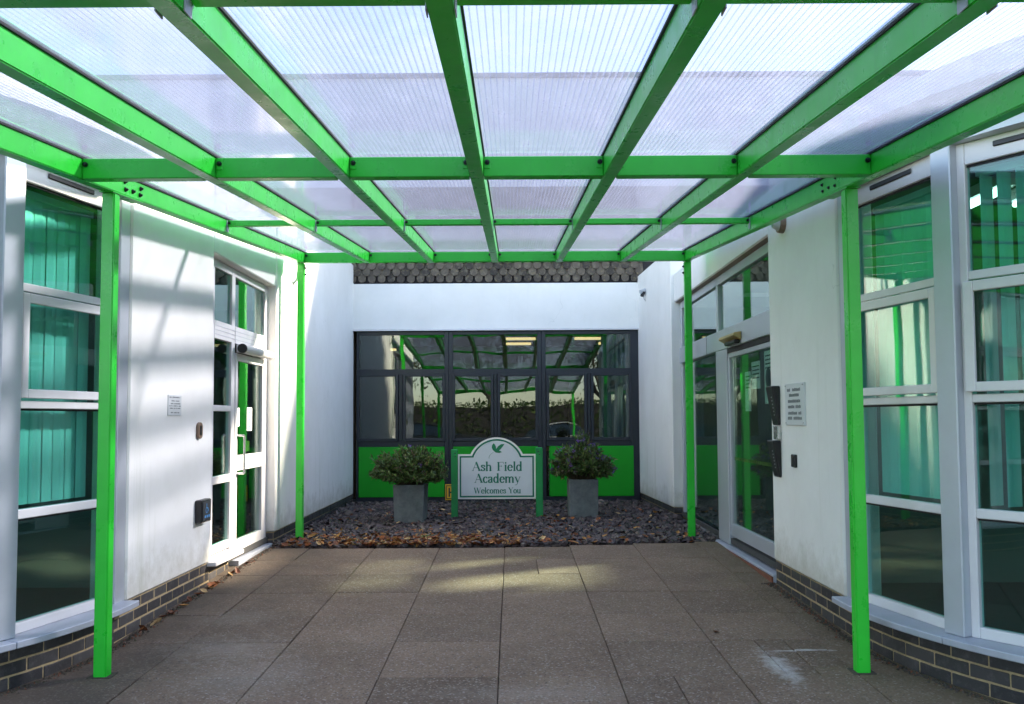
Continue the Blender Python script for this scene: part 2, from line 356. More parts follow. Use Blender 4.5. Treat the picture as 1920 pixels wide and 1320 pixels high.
for i in range(len(XJ) - 1):
    for j in range(len(YJ) - 1):
        x0, x1, y0, y1 = XJ[i], XJ[i + 1], YJ[j], YJ[j + 1]
        edge = 9.10 + max(0, (x0 + x1) / 2) * .13
        if y0 >= edge - .1: continue
        y1 = min(y1, edge) if y1 < edge + .7 and j < len(YJ) - 2 and YJ[j + 1] + .1 < edge else (edge if y1 > edge - .25 else y1)
        if i == 7 and j == 9:      # pieces cut round the right front post
            slab(x0, 1.50, y0, y1); slab(1.50, 1.68, y0, y1); slab(1.68, x1, y0, 5.12); slab(1.68, x1, 5.12, y1)
            continue
        if i == 6 and j == 8 or i == 5 and j == 13:
            xm = x0 + .30; slab(x0, xm, y0, y1); slab(xm, x1, y0, y1); continue
        slab(x0, x1, y0, y1)

# ------------------------------------------------------------------ wings of the school
DPC = .385
def brick_run(parent, pts_fn, length, courses, top, first=0.0):
    """pts_fn(s) -> (x, y, heading) along the wall; bricks laid stretcher bond below the damp course"""
    for c in range(courses):
        z = top - .075 * c - .0375
        s = first - (.1125 if c % 2 else 0)
        while s < length:
            a, b = max(s, 0) + .005, min(s + .225, length) - .005
            if b - a > .03:
                key = ('b', round(b - a, 2))
                if key not in slab_cache: slab_cache[key] = mesh_of(MB().box(-(b - a) / 2, (b - a) / 2, -.05, .05, -.0325, .0325), 'brick', MAT['brick'], bevel=.004)
                x, y, h = pts_fn((a + b) / 2)
                put('brick', slab_cache[key], parent, (x, y, z), rot=(random.uniform(-.006, .006), 0, h + random.uniform(-.006, .006)))
            s += .225
def straight(x, y0, d, side):
    """run along Y; side=+1: the face looks to +X"""
    return lambda s: (x - side * (.05 + random.uniform(-.0015, .0015)), y0 + d * s, math.pi / 2)

def wing(side, X, loc, label, Yd0, Yd1, frameX, zl, sillx):
    """side=-1: the left wing (its court face looks to +X)"""
    sg = -side                       # direction of the outward normal along X
    b = thing('school_wing', loc, label, 'building')
    T = 5.67; Rb = 2.4; far = X + side * 5.5
    cxb = X + side * Rb
    def arc(th, r=Rb): return (cxb - side * r * math.cos(th), T - r * math.sin(th))
    lo, hi = min, max
    bx = lambda a, c: (lo(a, c), hi(a, c))
    th_w = .24
    # walls
    x0, x1 = bx(X, X + side * th_w)
    top = 3.42 if side > 0 else 3.62
    mb = MB(); mb.box(x0, x1, 5.81, Yd0, DPC, top)
    part('wall', mb, MAT['render'], b, bevel=.012)
    mb = MB(); mb.box(x0 - .0, x1, Yd0, Yd1, zl, top); part('lintel_wall', mb, MAT['render'], b, bevel=.01)
    fx0, fx1 = bx(X + side * .0, X + side * th_w)
    if side < 0: p = [(X + .012, Yd1), (X - .004, 14.02), (X - th_w, 14.02), (X - th_w, Yd1)]
    else: p = [(X - .045, Yd1), (X + th_w, Yd1), (X + th_w, 14.02), (X - .145, 14.02)]
    part('end_wall', MB().prism(p, lambda a, c: (a, c, DPC), lambda a, c: (a, c, top + .35)), MAT['render'], b, bevel=.01)
    # plinth core in mortar and its bricks
    ix = X + side * .012
    q0, q1 = bx(ix + side * .0022, X + side * th_w)
    part('mortar_bed', MB().box(q0, q1, 5.62, Yd0, -.1, DPC - .004), MAT['mortar'], b)
    if side < 0:
        part('mortar_bed', MB().box(q0 - .05, q1 - .05, Yd0, Yd0 + .66, -.1, .345), MAT['mortar'], b)
        brick_run(b, straight(ix - .05, Yd0, 1, sg), .66, 2, .345)
    part('mortar_bed', MB().prism([(v[0] + side * .0145, v[1]) for v in p[:2]] + list(p[2:]) if side < 0 else [(p[0][0] + .018, p[0][1] + .018), p[1], p[2], (p[3][0] + .018, p[3][1])],
                                  lambda a, c: (a, c, -.1), lambda a, c: (a, c, DPC - .004)), MAT['mortar'], b)
    brick_run(b, straight(ix, 5.62, 1, sg), Yd0 - 5.62, 4, DPC - .004)
    if side < 0:
        brick_run(b, straight(X - .0, Yd1, 1, 1), 14.0 - Yd1, 2, DPC - .004)
        brick_run(b, lambda s: (X - .10 + .1 - s, Yd1 + .048, 0), .11, 2, DPC - .004)
    else:
        ang = math.atan2(.10, 14.02 - Yd1)
        brick_run(b, lambda s: (X - .045 + .060 - math.sin(ang) * s, Yd1 + s, math.pi / 2 + ang), 14.0 - Yd1, 2, DPC - .004)
        brick_run(b, lambda s: (X - .035 + s, Yd1 + .048, 0), .11, 2, DPC - .004)
    # curved bay: plinth, sill pieces, glazed facets, fascia
    N = 24; ths = [math.pi / 2 * i / N for i in range(N + 1)]
    def ringstrip(r0, r1, z0, z1, t0=0., t1=math.pi / 2, n=24):
        vs = []
        for i in range(n + 1):
            a = t0 + (t1 - t0) * i / n; p0, p1 = arc(a, r0), arc(a, r1)
            vs += [(*p0, z0), (*p1, z0), (*p1, z1), (*p0, z1)]
        fs = [(4 * i + k, 4 * i + 4 + k, 4 * i + 4 + (k + 1) % 4, 4 * i + (k + 1) % 4) for i in range(n) for k in range(4)]
        return MB().add(vs, fs + [(0, 1, 2, 3), (4 * n, 4 * n + 1, 4 * n + 2, 4 * n + 3)])
    part('mortar_bed', ringstrip(Rb - .22, Rb - .0142, -.1, .352), MAT['mortar'], b)
    brick_run(b, lambda s: (*arc(s / Rb, Rb - .012 - .05), math.pi / 2 + side * (s / Rb) if side > 0 else math.pi / 2 - s / Rb), Rb * math.pi / 2 * .62, 4, .350)
    K = 4; st = math.pi / 2 / K
    for k in range(3):
        t0 = k * st - (.05 if k == 0 else -.0008); t1 = (k + 1) * st - .0008
        part('sill', ringstrip(Rb - .10, Rb + .095, .362, .398, t0, t1, 8), MAT['sill'], b, bevel=.004)
    part('fascia', ringstrip(Rb - .2, Rb + .012, 2.985, 3.16), MAT['silver'], b)
    part('soffit', ringstrip(Rb - .2, Rb + .30, 3.16, 3.22), MAT['render'], b)
    part('upper_wall', ringstrip(Rb - .2, Rb + .0, 3.22, top), MAT['render'], b)
    # trim between wall and bay
    t0, t1 = bx(X + side * .012, X + side * .12)
    part('trim', MB().box(t0, t1, 5.672, 5.806, .39, 2.985), MAT['silver'], b, bevel=.004)
    for k in range(3):
        A = Vector((*arc(k * st, Rb - .055), 0)); B = Vector((*arc((k + 1) * st, Rb - .055), 0))
        u = (B - A).normalized(); nrm = Vector((u.y, -u.x, 0)); nrm = nrm if nrm.x * sg > 0 else -nrm
        wdt = (B - A).length
        def fb(s0, s1, d0, d1, z0, z1, mb=None):
            mb = mb or MB()
            P = [A + u * s0 + nrm * d0, A + u * s1 + nrm * d0, A + u * s1 + nrm * d1, A + u * s0 + nrm * d1]
            return mb.hexa([(p.x, p.y, z0) for p in P] + [(p.x, p.y, z1) for p in P])
        w = thing('bay_window', (A.x, A.y, .4), None, None); w.parent = b; w.location = Vector((A.x, A.y, .4)) - LOC[b.name]
        del_l = .02 if k == 0 else .058; e = .058
        s0, s1 = del_l, wdt - e
        fr = MB()
        fb(s0, s0 + .045, -.03, .022, .398, 2.985, fr); fb(s1 - .045, s1, -.03, .022, .398, 2.985, fr)
        i0, i1 = s0 + .045, s1 - .045
        for z0, z1 in ((.398, .455), (1.012, 1.062), (1.612, 1.655), (2.255, 2.302), (2.868, 2.985)): fb(i0, i1, -.03, .0195, z0, z1, fr)
        part('frame', fr, MAT['white_frame'], w, bevel=.004)
        # opening casement, standing proud
        cs = MB(); c0, c1, zc0, zc1 = i0 - .022, i1 + .022, 1.668, 2.246
        fb(c0, c0 + .055, .0225, .045, zc0, zc1, cs); fb(c1 - .055, c1, .0225, .045, zc0, zc1, cs)
        fb(c0 + .055, c1 - .055, .0225, .0435, zc0, zc0 + .05, cs); fb(c0 + .055, c1 - .055, .0225, .0435, zc1 - .055, zc1, cs)
        part('casement', cs, MAT['white_frame'], w, bevel=.004)
        for z0, z1, d in ((.455, 1.012, 0), (1.062, 1.612, 0), (1.655, 2.255, .02), (2.302, 2.868, 0)):
            part('pane', fb(i0 - .003, i1 + .003, -.012 + d, -.006 + d, z0 - .003, z1 + .003), MAT['glass_teal'], w)
        for z in (1.012, 1.612, 2.255, 2.868): part('gasket', fb(i0, i1, -.005, .0005, z - .012, z), MAT['gasket'], w)
        part('joint_seal', fb(wdt - e + .001, wdt - e + .012, -.02, .012, .41, 2.98), MAT['gasket'], w)
        sl = MB(); sl0 = (i0 + i1) / 2
        fb(sl0 - .20, sl0 + .20, .0205, .030, 2.925, 2.955, sl); part('vent_slot', sl, MAT['black'], w, bevel=.006)
        # mullion at the far joint
        Cn = Vector((*arc((k + 1) * st, Rb - .055), 0)); rad = (Cn - Vector((cxb, T, 0))).normalized(); tg = Vector((-rad.y, rad.x, 0))
        P = [Cn + tg * .064 - rad * .05, Cn - tg * .064 - rad * .05, Cn - tg * .064 + rad * .062, Cn + tg * .064 + rad * .062]
        part('mullion', MB().hexa([(p.x, p.y, .398) for p in P] + [(p.x, p.y, 3.02) for p in P]), MAT['silver'], b, bevel=.006)
        # vertical blind behind this facet
        bl = thing('vertical_blind', (A.x, A.y, 1.08), ('pale vertical fabric blind inside the %s bay, %s pane column from the wall' % ('left' if side < 0 else 'right', ('first', 'second', 'third')[k])), 'blind', 'vertical blinds in the bay windows')
        part('head_rail', fb(i0 - .02, i1 + .02, -.16, -.12, 2.83, 2.87), MAT['white_frame'], bl)
        n = 8; pitch = (i1 - i0 + .04) / n
        open_ = (side > 0 and k == 1)
        for q in range(n):
            c = A + u * (i0 - .02 + pitch * (q + .5)) + nrm * -.14
            key = ('sl', round(pitch, 2))
            if key not in slab_cache:
                h = pitch * .56; slab_cache[key] = mesh_of(MB().add([(-h, .0, 0), (0, .006, 0), (h, .0, 0), (-h, .0, 1.76), (0, .006, 1.76), (h, .0, 1.76)], [(0, 1, 4, 3), (1, 2, 5, 4)]), 'slat', MAT['blind'])
            put('slat', slab_cache[key], bl, (c.x, c.y, 1.07), rotz=math.atan2(u.y, u.x) + (R(80) if open_ else R(4)) + random.uniform(-.09, .09))
    # rest of the shell, well out of the picture
    e0 = arc(math.pi / 2); a0, a1 = bx(e0[0], far)
    part('front_wall', MB().box(a0, a1, T - Rb, T - Rb + th_w, -.1, top), MAT['render'], b)
    a0, a1 = bx(far, far + side * th_w); part('outer_wall', MB().box(a0, a1, T - Rb, 18.4, -.1, 3.3), MAT['render'], b)
    return b, arc, far, top
left, arcL, farL, topL = wing(-1, -2.48, (-2.48, 7, .19), 'white rendered left wing with a glazed door and a curved bay window, seen in sunlight', 7.42, 9.362, -2.56, 2.945, None)
right, arcR, farR, topR = wing(1, 2.125, (2.125, 7, .19), 'white rendered right wing with sliding entrance door and curved bay window, in shade', 7.36, 11.66, 2.2, 3.05, None)

# floors, ceilings, partitions of the rooms
def plan(arc, side, xin, far, y1):
    """room outline that follows the curved bay"""
    return [arc(t, 2.18) for t in [math.pi / 2 * i / 12 for i in range(13)]] + [(far, 3.49), (far, y1), (xin, y1), (xin, 5.75)]
def room(parent, side, X, far, arc):
    part('floor', MB().prism(plan(arc, side, X + side * .06, far, 14.2), lambda a, c: (a, c, .28), lambda a, c: (a, c, .335)), MAT['inside_dark'], parent)
    a, c = sorted((X + side * .24, far))
    part('partition', MB().box(a, c, 6.55, 6.65, .34, 2.99), MAT['inside_room'], parent)
    part('partition', MB().box(a, c, 11.75, 11.85, .34, 2.99), MAT['inside_room'], parent)
room(left, -1, -2.48, farL, arcL); room(right, 1, 2.125, farR, arcR)
part('roof', MB().prism(plan(arcL, -1, -2.72, farL, 18.4), lambda a, c: (a, c, 3.24), lambda a, c: (a, c, 3.40)), MAT['roof_felt'], left)
part('ceiling', MB().prism(plan(arcL, -1, -2.72, farL, 18.4), lambda a, c: (a, c, 3.0), lambda a, c: (a, c, 3.05)), MAT['inside_room'], left)
# right wing roof, with an unseen opening added to throw sun on the paving
RL = (2.75, 5.0, 9.4, 10.8)
for mat_, z0, z1, nm in ((MAT['inside_room'], 3.0, 3.05, 'ceiling'), (MAT['roof_felt'], 3.20, 3.32, 'roof')):
    mb = MB(); mb.box(2.37, RL[0], 5.7, 18.4, z0, z1); mb.box(RL[1], 7.6, 5.7, 18.4, z0, z1); mb.box(RL[0], RL[1], 5.7, RL[2], z0, z1); mb.box(RL[0], RL[1], RL[3], 18.4, z0, z1)
    P_ = [arcR(t, 2.18) for t in [math.pi / 2 * i / 12 for i in range(13)]] + [(7.6, 3.49), (7.6, 5.699), (2.37, 5.699)]
    mb.prism(P_, lambda a, c: (a, c, z0), lambda a, c: (a, c, z1))
    part(nm, mb, mat_, right)

part('added_rooflight', MB().box(RL[0] - .05, RL[1] + .05, RL[2] - .05, RL[3] + .05, 3.325, 3.335), MAT['glass_clear'], right)  # glazing of the added opening
# ------------------------------------------------------------------ door of the left wing
def left_door():
    X = -2.56; d = thing('glazed_door', (X, 8.4, .27), None, None); d.parent = left; d.location = Vector((X, 8.4, .27)) - LOC[left.name]
    fr = MB(); x0, x1 = X - .05, X
    Y = (7.422, 7.70, 8.165, 8.259, 9.19, 9.36)
    fr.box(x0, x1, 7.60, 7.685, .40, 2.94); fr.box(x0, x1, 8.165, 8.259, .29, 2.94); fr.box(x0, x1, 9.25, 9.36, .275, 2.94)
    fr.box(x0, x1 - .002, 7.685, 8.165, 2.87, 2.94); fr.box(x0, x1 - .002, 8.259, 9.25, 2.87, 2.94)
    fr.box(x0, x1 + .004, 7.686, 8.164, 2.25, 2.41); fr.box(x0, x1 + .004, 8.26, 9.249, 2.25, 2.41)
    for z0, z1 in ((1.622, 1.674), (.99, 1.056), (.40, .467)): fr.box(x0, x1 - .002, 7.685, 8.165, z0, z1)
    part('frame', fr, MAT['white_frame'], d, bevel=.004)
    gr = MB()
    for z in (2.287, 2.325, 2.363): gr.box(X + .0035, X + .0055, 7.69, 9.24, z, z + .004)
    part('groove', gr, MAT['silver'], d, kind='stuff')
    fl = MB(); fl.box(x0 + .004, x1 + .006, 7.43, 7.598, .40, 2.94); part('side_panel', fl, MAT['render'], d)
    for y0, y1, z0, z1 in ((7.685, 8.165, 2.41, 2.87), (8.259, 9.25, 2.41, 2.87), (7.685, 8.165, 1.674, 2.25), (7.685, 8.165, 1.056, 1.622), (7.685, 8.165, .467, .99)):
        part('pane', MB().box(X - .028, X - .022, y0 - .002, y1 + .002, z0 - .002, z1 + .002), MAT['glass_teal'], d)
    # the leaf
    lf = MB(); y0, y1, z0, z1 = 8.268, 9.242, .30, 2.165
    lf.box(X - .045, X + .010, y0, y0 + .06, z0, z1); lf.box(X - .045, X + .010, y1 - .085, y1, z0, z1)
    lf.box(X - .045, X + .008, y0 + .06, y1 - .085, z1 - .07, z1); lf.box(X - .045, X + .008, y0 + .06, y1 - .085, z0, z0 + .13)
    leaf = part('door_leaf', lf, MAT['white_frame'], d, bevel=.004)
    part('pane', MB().box(X - .02, X - .014, y0 + .058, y1 - .083, z0 + .128, z1 - .068), MAT['glass_door'], d)
    part('push_bar', MB().box(X - .010, X + .014, y0 + .061, y1 - .086, 1.075, 1.215), MAT['white_frame'], d, bevel=.004, label='white cross bar of the door with a cyan printed notice')
    pr = MB()
    for i, (a, c) in enumerate(((8.80, 8.98), (8.76, 8.94), (8.82, 9.0))): pr.box(X + .0145, X + .016, a, c, 1.185 - i * .035, 1.197 - i * .035)
    pr.box(X + .0145, X + .016, 8.66, 8.71, 1.12, 1.16)
    part('printed_notice', pr, MAT['cyan'], d, kind='stuff')
    hd = MB().path([(X + .01, 8.33, 1.40), (X + .075, 8.33, 1.40), (X + .075, 8.33, 1.05), (X + .01, 8.33, 1.05)], .011, 10)
    part('handle', hd, MAT['steel'], d, smooth=False)
    op = MB().tube((X + .07, 8.27, 2.205), (X + .07, 9.22, 2.205), .042, n=14); op.box(X + .005, X + .05, 8.29, 9.21, 2.172, 2.246)
    part('door_operator', op, [MAT['white_frame']], d)
    part('end_cap', MB().tube((X + .07, 8.245, 2.205), (X + .07, 8.268, 2.205), .044, n=14), MAT['gasket'], d)
    part('threshold', MB().box(X - .05, X + .075, 8.20, 9.36, .20, .272), MAT['sill'], d, bevel=.004)
    part('sill', MB().box(X - .02, X + .145, 7.36, 8.12, .352, .388), MAT['white_frame'], d, bevel=.006)
    # stickers stuck to the leaf glass
    s = thing('door_notice', (X - .012, 8.75, 1.45), 'white upright notice with blue print stuck on the left door glass', 'notice')
    part('sheet', MB().box(X - .0135, X - .0115, 8.70, 8.86, 1.44, 1.665), MAT['paper'], s)
    mk = MB()
    for i in range(5): mk.box(X - .0112, X - .0105, 8.735, 8.825, 1.47 + i * .035, 1.487 + i * .035)
    part('print', mk, MAT['blue'], s, kind='stuff')
    s = thing('door_notice', (X - .012, 8.40, 1.49), 'small plain white notice beside the handle of the left door', 'notice')
    part('sheet', MB().box(X - .0135, X - .0115, 8.345, 8.455, 1.485, 1.66), MAT['paper'], s)
    solo('door_release_box', MB().box(X - .06, X - .022, 8.72, 8.82, 1.24, 1.34), MAT['weed'], 'small green door release box seen through the left door glass', 'box')
left_door()

# ------------------------------------------------------------------ sliding entrance of the right wing
def right_door():
    X = 2.2; d = thing('sliding_door', (X, 9.2, .27), None, None); d.parent = right; d.location = Vector((X, 9.2, .27)) - LOC[right.name]
    x0, x1 = X, X + .07
    fr = MB()
    fr.box(x0, x1, 11.56, 11.655, .27, 3.045); fr.box(x0 + .002, x1, 7.30, 11.56, 2.955, 3.045)
    fr.box(x0, x1, 9.52, 9.60, 2.445, 2.955)
    fr.box(x0 + .001, x1, 9.52, 11.56, .27, .335)
    part('frame', fr, MAT['silver'], d, bevel=.004)
    part('transom', MB().box(X - .035, x1, 7.30, 11.56, 2.24, 2.445), MAT['silver'], d, bevel=.006)
    part('transom_joint', MB().box(X - .0365, X - .03, 9.93, 9.94, 2.242, 2.443), MAT['gasket'], d)
    part('head_rail', MB().box(X - .015, X - .001, 7.30, 9.42, 2.19, 2.238), MAT['gasket'], d)
    part('jamb_post', MB().box(X - .03, x1, 9.06, 9.52, .27, 2.239), MAT['silver'], d, bevel=.006)
    part('soffit_strip', MB().box(X - .055, X + .02, 7.37, 11.65, 3.046, 3.0495), MAT['brown'], d)
    for y0, y1, z0, z1 in ((9.60, 11.56, 2.445, 2.955), (7.30, 9.52, 2.445, 2.955), (9.52, 11.56, .335, 2.24)):
        part('pane', MB().box(X + .03, X + .036, y0, y1, z0, z1), MAT['glass_door'], d)
    lf = MB(); y0, y1, z0, z1 = 7.25, 9.055, .36, 2.185
    lf.box(X - .012, X + .028, y1 - .05, y1, z0, z1); lf.box(X - .012, X + .028, y0, y1 - .05, z1 - .045, z1); lf.box(X - .012, X + .028, y0, y1 - .05, z0, z0 + .125)
    part('door_leaf', lf, MAT['silver'], d, bevel=.004)
    part('pane', MB().box(X + .008, X + .014, y0, y1 - .048, z0 + .123, z1 - .043), MAT['glass_door'], d)
    mk = MB()
    for i in range(26): mk.box(X + .0065, X + .0075, 7.4 + i * .06, 7.43 + i * .06, 1.12, 1.15)
    part('safety_marking', mk, MAT['weed'], d, kind='stuff')
    part('threshold', MB().box(X - .085, X + .06, 7.36, 9.52, .14, .262), MAT['sill'], d, bevel=.005)
    part('threshold_upstand', MB().box(X - .10, X - .087, 7.36, 9.9, .10, .245), MAT['red_brick'], d)
    s = thing('door_sensor', (X - .09, 8.75, 2.25), 'small brass coloured motion sensor above the right sliding door', 'sensor')
    part('hood', MB().hexa([(X - .115, 8.42, 2.315), (X - .036, 8.42, 2.275), (X - .036, 9.02, 2.275), (X - .115, 9.02, 2.315), (X - .105, 8.42, 2.345), (X - .036, 8.42, 2.355), (X - .036, 9.02, 2.355), (X - .105, 9.02, 2.345)]), MAT['brass'], s, bevel=.005)
    part('lens', MB().box(X - .095, X - .036, 8.46, 8.86, 2.245, 2.285), MAT['black'], s, bevel=.01)
    # posters inside the glass
    for nm, y0, y1, z0, z1, lab in (('a', 7.62, 7.86, 1.66, 2.12, 'tall pale poster with a dark disc, nearest the wall in the right door'), ('b', 8.0, 8.28, 1.80, 2.05, 'small pale landscape poster inside the right sliding door'), ('c', 8.32, 8.52, 1.60, 1.97, 'narrow pale poster inside the right door, farthest from the wall')):
        s = thing('poster', (X + .02, (y0 + y1) / 2, z0), lab, 'poster', 'posters inside the entrance door')
        part('sheet', MB().box(X + .0165, X + .0185, y0, y1, z0, z1), MAT['paper'], s)
        mk = MB()
        if nm == 'a':
            yc, zc, r = (y0 + y1) / 2, z0 + .22, .085
            mk.prism([(yc + r * math.cos(t), zc + r * math.sin(t) * 1.1) for t in [2 * math.pi * i / 20 for i in range(20)]], lambda a, c: (X + .0162, a, c), lambda a, c: (X + .0155, a, c))
        for i in range(4): mk.box(X + .0155, X + .0162, y0 + .03, y1 - .03, z1 - .05 - i * .035, z1 - .038 - i * .035)
        part('print', mk, MAT['ink'], s, kind='stuff')
right_door()

# ------------------------------------------------------------------ rear wing with the dark window wall
YB = 13.95
rear = thing('school_wing', (-.2, YB, .27), 'rear wing with dark framed windows, bright green panels and scalloped tiles above', 'building')
kx = YB / 13.3
bxx = lambda x: x * kx
bz = lambda z: CAM_H + (z - CAM_H) * kx
ZT = 2.925; ZW = 3.665
part('wall', MB().box(-2.52, 2.04, YB, YB + .25, ZT + .022, ZW), MAT['render'], rear, bevel=.006)
part('drip_strip', MB().box(-2.475, 1.985, YB - .025, YB, ZT - .002, ZT + .02), MAT['white_frame'], rear)
part('tile_backing', MB().box(-9.5, 9.4, YB + .06, YB + .5, ZW + .004, 5.20), MAT['tile_back'], rear)
part('upper_wall', MB().box(-9.5, 9.4, YB + .02, YB + .5, 5.201, 6.95), MAT['render'], rear)
part('capping', MB().box(-9.5, 9.45, YB - .03, YB + .5, 6.951, 7.02), MAT['roof_felt'], rear)
# scalloped tiles, hung in lapped courses: the lowest ones the photograph shows singly
def tile_shape():
    mb = MB(); w = .060; pts = [(-.052, .17), (-w, .035)]
    pts += [(-w * math.cos(t), .022 - .058 * math.sin(t)) for t in [math.pi * i / 10 for i in range(1, 10)]] + [(w, .035), (.052, .17)]
    mb.prism(pts[::-1], lambda a, c: (a, .010, c), lambda a, c: (a, -.012, c)); return mb
tme = mesh_of(tile_shape(), 'tile', MAT['tile'])
for r in range(5):
    z = ZW + .055 + r * .103
    for i in range(30):
        x = -2.50 + .153 * (i + (.5 if r % 2 else 0)) + random.uniform(-.004, .004)
        if x > 2.02: continue
        put('tile', tme, rear, (x, YB + .030 - .0, z + random.uniform(-.004, .004)), rot=(R(-9) + random.uniform(-.03, .03), random.uniform(-.03, .03), random.uniform(-.03, .03)))
mb = MB()
for r in range(5, 14):
    z = ZW + .055 + r * .103
    for i in range(120):
        x = -9.3 + .155 * (i + (.5 if r % 2 else 0))
        for v in [0]: 
            mb.add([(x - .076, YB + .035, z + .2), (x - .076, YB + .02, z + .02), (x - .04, YB + .015, z - .035), (x + .04, YB + .015, z - .035), (x + .076, YB + .02, z + .02), (x + .076, YB + .035, z + .2)], [(0, 1, 2, 3, 4, 5)])
part('tile', mb, MAT['tile'], rear, kind='stuff')
# window units
units = ((-2.435, -.99), (-.99, .462), (.462, 1.985))
rows = dict(top=bz(2.85), t_hi=bz(2.80), t_lo=bz(2.289), m_hi=bz(2.178), m_lo=bz(1.261), p_hi=bz(1.135), p_lo=bz(.39), bot=.24)
panes_top = ((-2.289, -1.008), (-.881, .377), (.503, 1.769))
panes_mid = (((-2.274, -1.736), (-1.585, -1.039)), ((-.849, -.319), (-.177, .345)), ((.551, 1.073), (1.215, 1.738)))
panels = ((-2.285, -1.008), (-.881, .377), (.545, 1.80))
for i, (u0, u1) in enumerate(units):
    w = thing('window_unit', ((u0 + u1) / 2, YB, .27), None, None); w.parent = rear; w.location = Vector(((u0 + u1) / 2, YB, .27)) - LOC[rear.name]
    a0, a1 = [bxx(v) for v in panes_top[i]]; yf0, yf1 = YB + .05, YB + .13
    fr = MB()
    def rails(x0, x1, y0, y1, spans):   # horizontal rails between two stiles
        for z0, z1 in spans: fr.box(x0, x1, y0, y1, z0, z1)
    fr.box(u0 + .001, a0, yf0, yf1, rows['bot'], ZT - .003); fr.box(a1, u1 - .001, yf0, yf1, rows['bot'], ZT - .003)
    rails(a0, a1, yf0 + .002, yf1, ((rows['t_hi'], ZT - .003), (rows['m_hi'] + .025, rows['t_lo']), (rows['p_hi'], rows['m_lo'] - .035), (rows['bot'], rows['p_lo'])))
    (b0, b1), (c0, c1) = [[bxx(v) for v in q] for q in panes_mid[i]]
    fr.box(b1 + .05, c0 - .05, yf0 + .002, yf1, rows['m_lo'] - .035, rows['m_hi'] + .025)
    part('frame', fr, MAT['anthracite'], w, bevel=.004)
    for x0, x1 in ((b0, b1), (c0, c1)):
        cs = MB(); l_, r_, lo_, hi_ = x0 - .045, x1 + .045, rows['m_lo'] - .05, rows['m_hi'] + .045
        cs.box(l_, x0, yf0 - .02, yf0 + .04, lo_, hi_); cs.box(x1, r_, yf0 - .02, yf0 + .04, lo_, hi_)
        cs.box(x0, x1, yf0 - .018, yf0 + .04, lo_, rows['m_lo']); cs.box(x0, x1, yf0 - .018, yf0 + .04, rows['m_hi'], hi_)
        part('casement', cs, MAT['anthracite'], w, bevel=.004)
        part('pane', MB().box(x0 - .003, x1 + .003, yf0 + .010, yf0 + .016, rows['m_lo'] - .003, rows['m_hi'] + .003), MAT['glass_back'], w)
    part('pane', MB().box(a0 - .003, a1 + .003, yf0 + .030, yf0 + .036, rows['t_lo'] - .003, rows['t_hi'] + .003), MAT['glass_back'], w)
    p0, p1 = [bxx(v) for v in panels[i]]
    part('spandrel_panel', MB().box(p0 + .002, p1 - .002, yf0 - .006, yf0 + .03, rows['p_lo'] + .002, rows['p_hi'] - .002), MAT['panel_green'], w, bevel=.004)
# the room behind it
part('room_floor', MB().box(-2.5, 2.1, YB + .14, 18.3, .25, .30), MAT['inside_dark'], rear)
part('room_ceiling', MB().box(-2.7, 2.3, YB + .26, 18.3, 3.02, 3.06), MAT['inside'], rear)
part('room_wall', MB().box(-2.7, 2.3, 18.2, 18.4, .25, 3.4), MAT['inside'], rear)
part('roof', MB().box(-9.5, 9.4, YB + .5, 18.5, 6.8, 6.95), MAT['roof_felt'], rear)
part('room_wall', MB().box(-2.72, -2.52, YB + .26, 18.3, .25, 3.0), MAT['inside'], rear)
part('room_wall', MB().box(2.1, 2.3, YB + .26, 18.3, .25, 3.0), MAT['inside'], rear)
for x, y, L, lab in ((.15, 15.0, .5, 'higher of the two lit tubes in the middle rear window'), (.12, 16.0, .45, 'lower of the two lit tubes in the middle rear window'), (1.30, 15.0, .5, 'higher lit tube in the right rear window'), (1.75, 16.0, .4, 'lower lit tube in the right rear window'), (-2.35, 17.2, .25, 'short lit tube low in the left rear window')):
    s = thing('ceiling_tube_light', (x, y, 2.9), lab, 'ceiling light', 'tube lights in the rear room')
    part('tube', MB().box(x - L / 2, x + L / 2, y - .03, y + .03, 2.86, 2.90), MAT['tube'], s, bevel=.008); part('housing', MB().box(x - L / 2 - .02, x + L / 2 + .02, y - .05, y + .05, 2.902, 2.96), MAT['white_frame'], s)
for x, y, lab in ((2.95, 5.62, 'left lit tube seen between the open blind slats of the right bay'), (3.25, 5.35, 'right lit tube seen between the open blind slats of the right bay')):
    s = thing('ceiling_tube_light', (x, y, 2.9), lab, 'ceiling light', 'tube lights in the right bay room')
    part('tube', MB().box(x - .03, x + .03, y - .35, y + .35, 2.88, 2.91), MAT['tube_white'], s, bevel=.008); part('housing', MB().box(x - .06, x + .06, y - .37, y + .37, 2.912, 2.98), MAT['white_frame'], s)
# curtains and furniture behind the rear panes
def curtain(x0, x1, y, z0, z1, lab):
    mb = MB(); n = 40; vs = []
    for i in range(n + 1):
        x = x0 + (x1 - x0) * i / n; dy = .03 * math.sin(i * 1.1) + .012 * math.sin(i * 2.7); vs += [(x, y + dy, z0), (x, y + dy, z1)]
    mb.add(vs, [(2 * i, 2 * i + 2, 2 * i + 3, 2 * i + 1) for i in range(n)]); return solo('curtain', mb, MAT['curtain'], lab, 'curtain', smooth=True)
curtain(1.42, 1.92, 14.25, .6, 2.9, 'pale hanging curtain at the right end of the rear windows')
solo('roller_blind', MB().box(-2.40, -1.93, 14.20, 14.215, .45, 2.88), MAT['navy'], 'dark navy blind behind the left end of the rear windows', 'blind')
t = thing('desk', (-.2, 15.4, .30), 'pale wooden desk inside the middle rear window', 'desk')
part('top', MB().box(-1.0, .7, 15.0, 15.8, 1.0, 1.04), MAT['desk'], t)
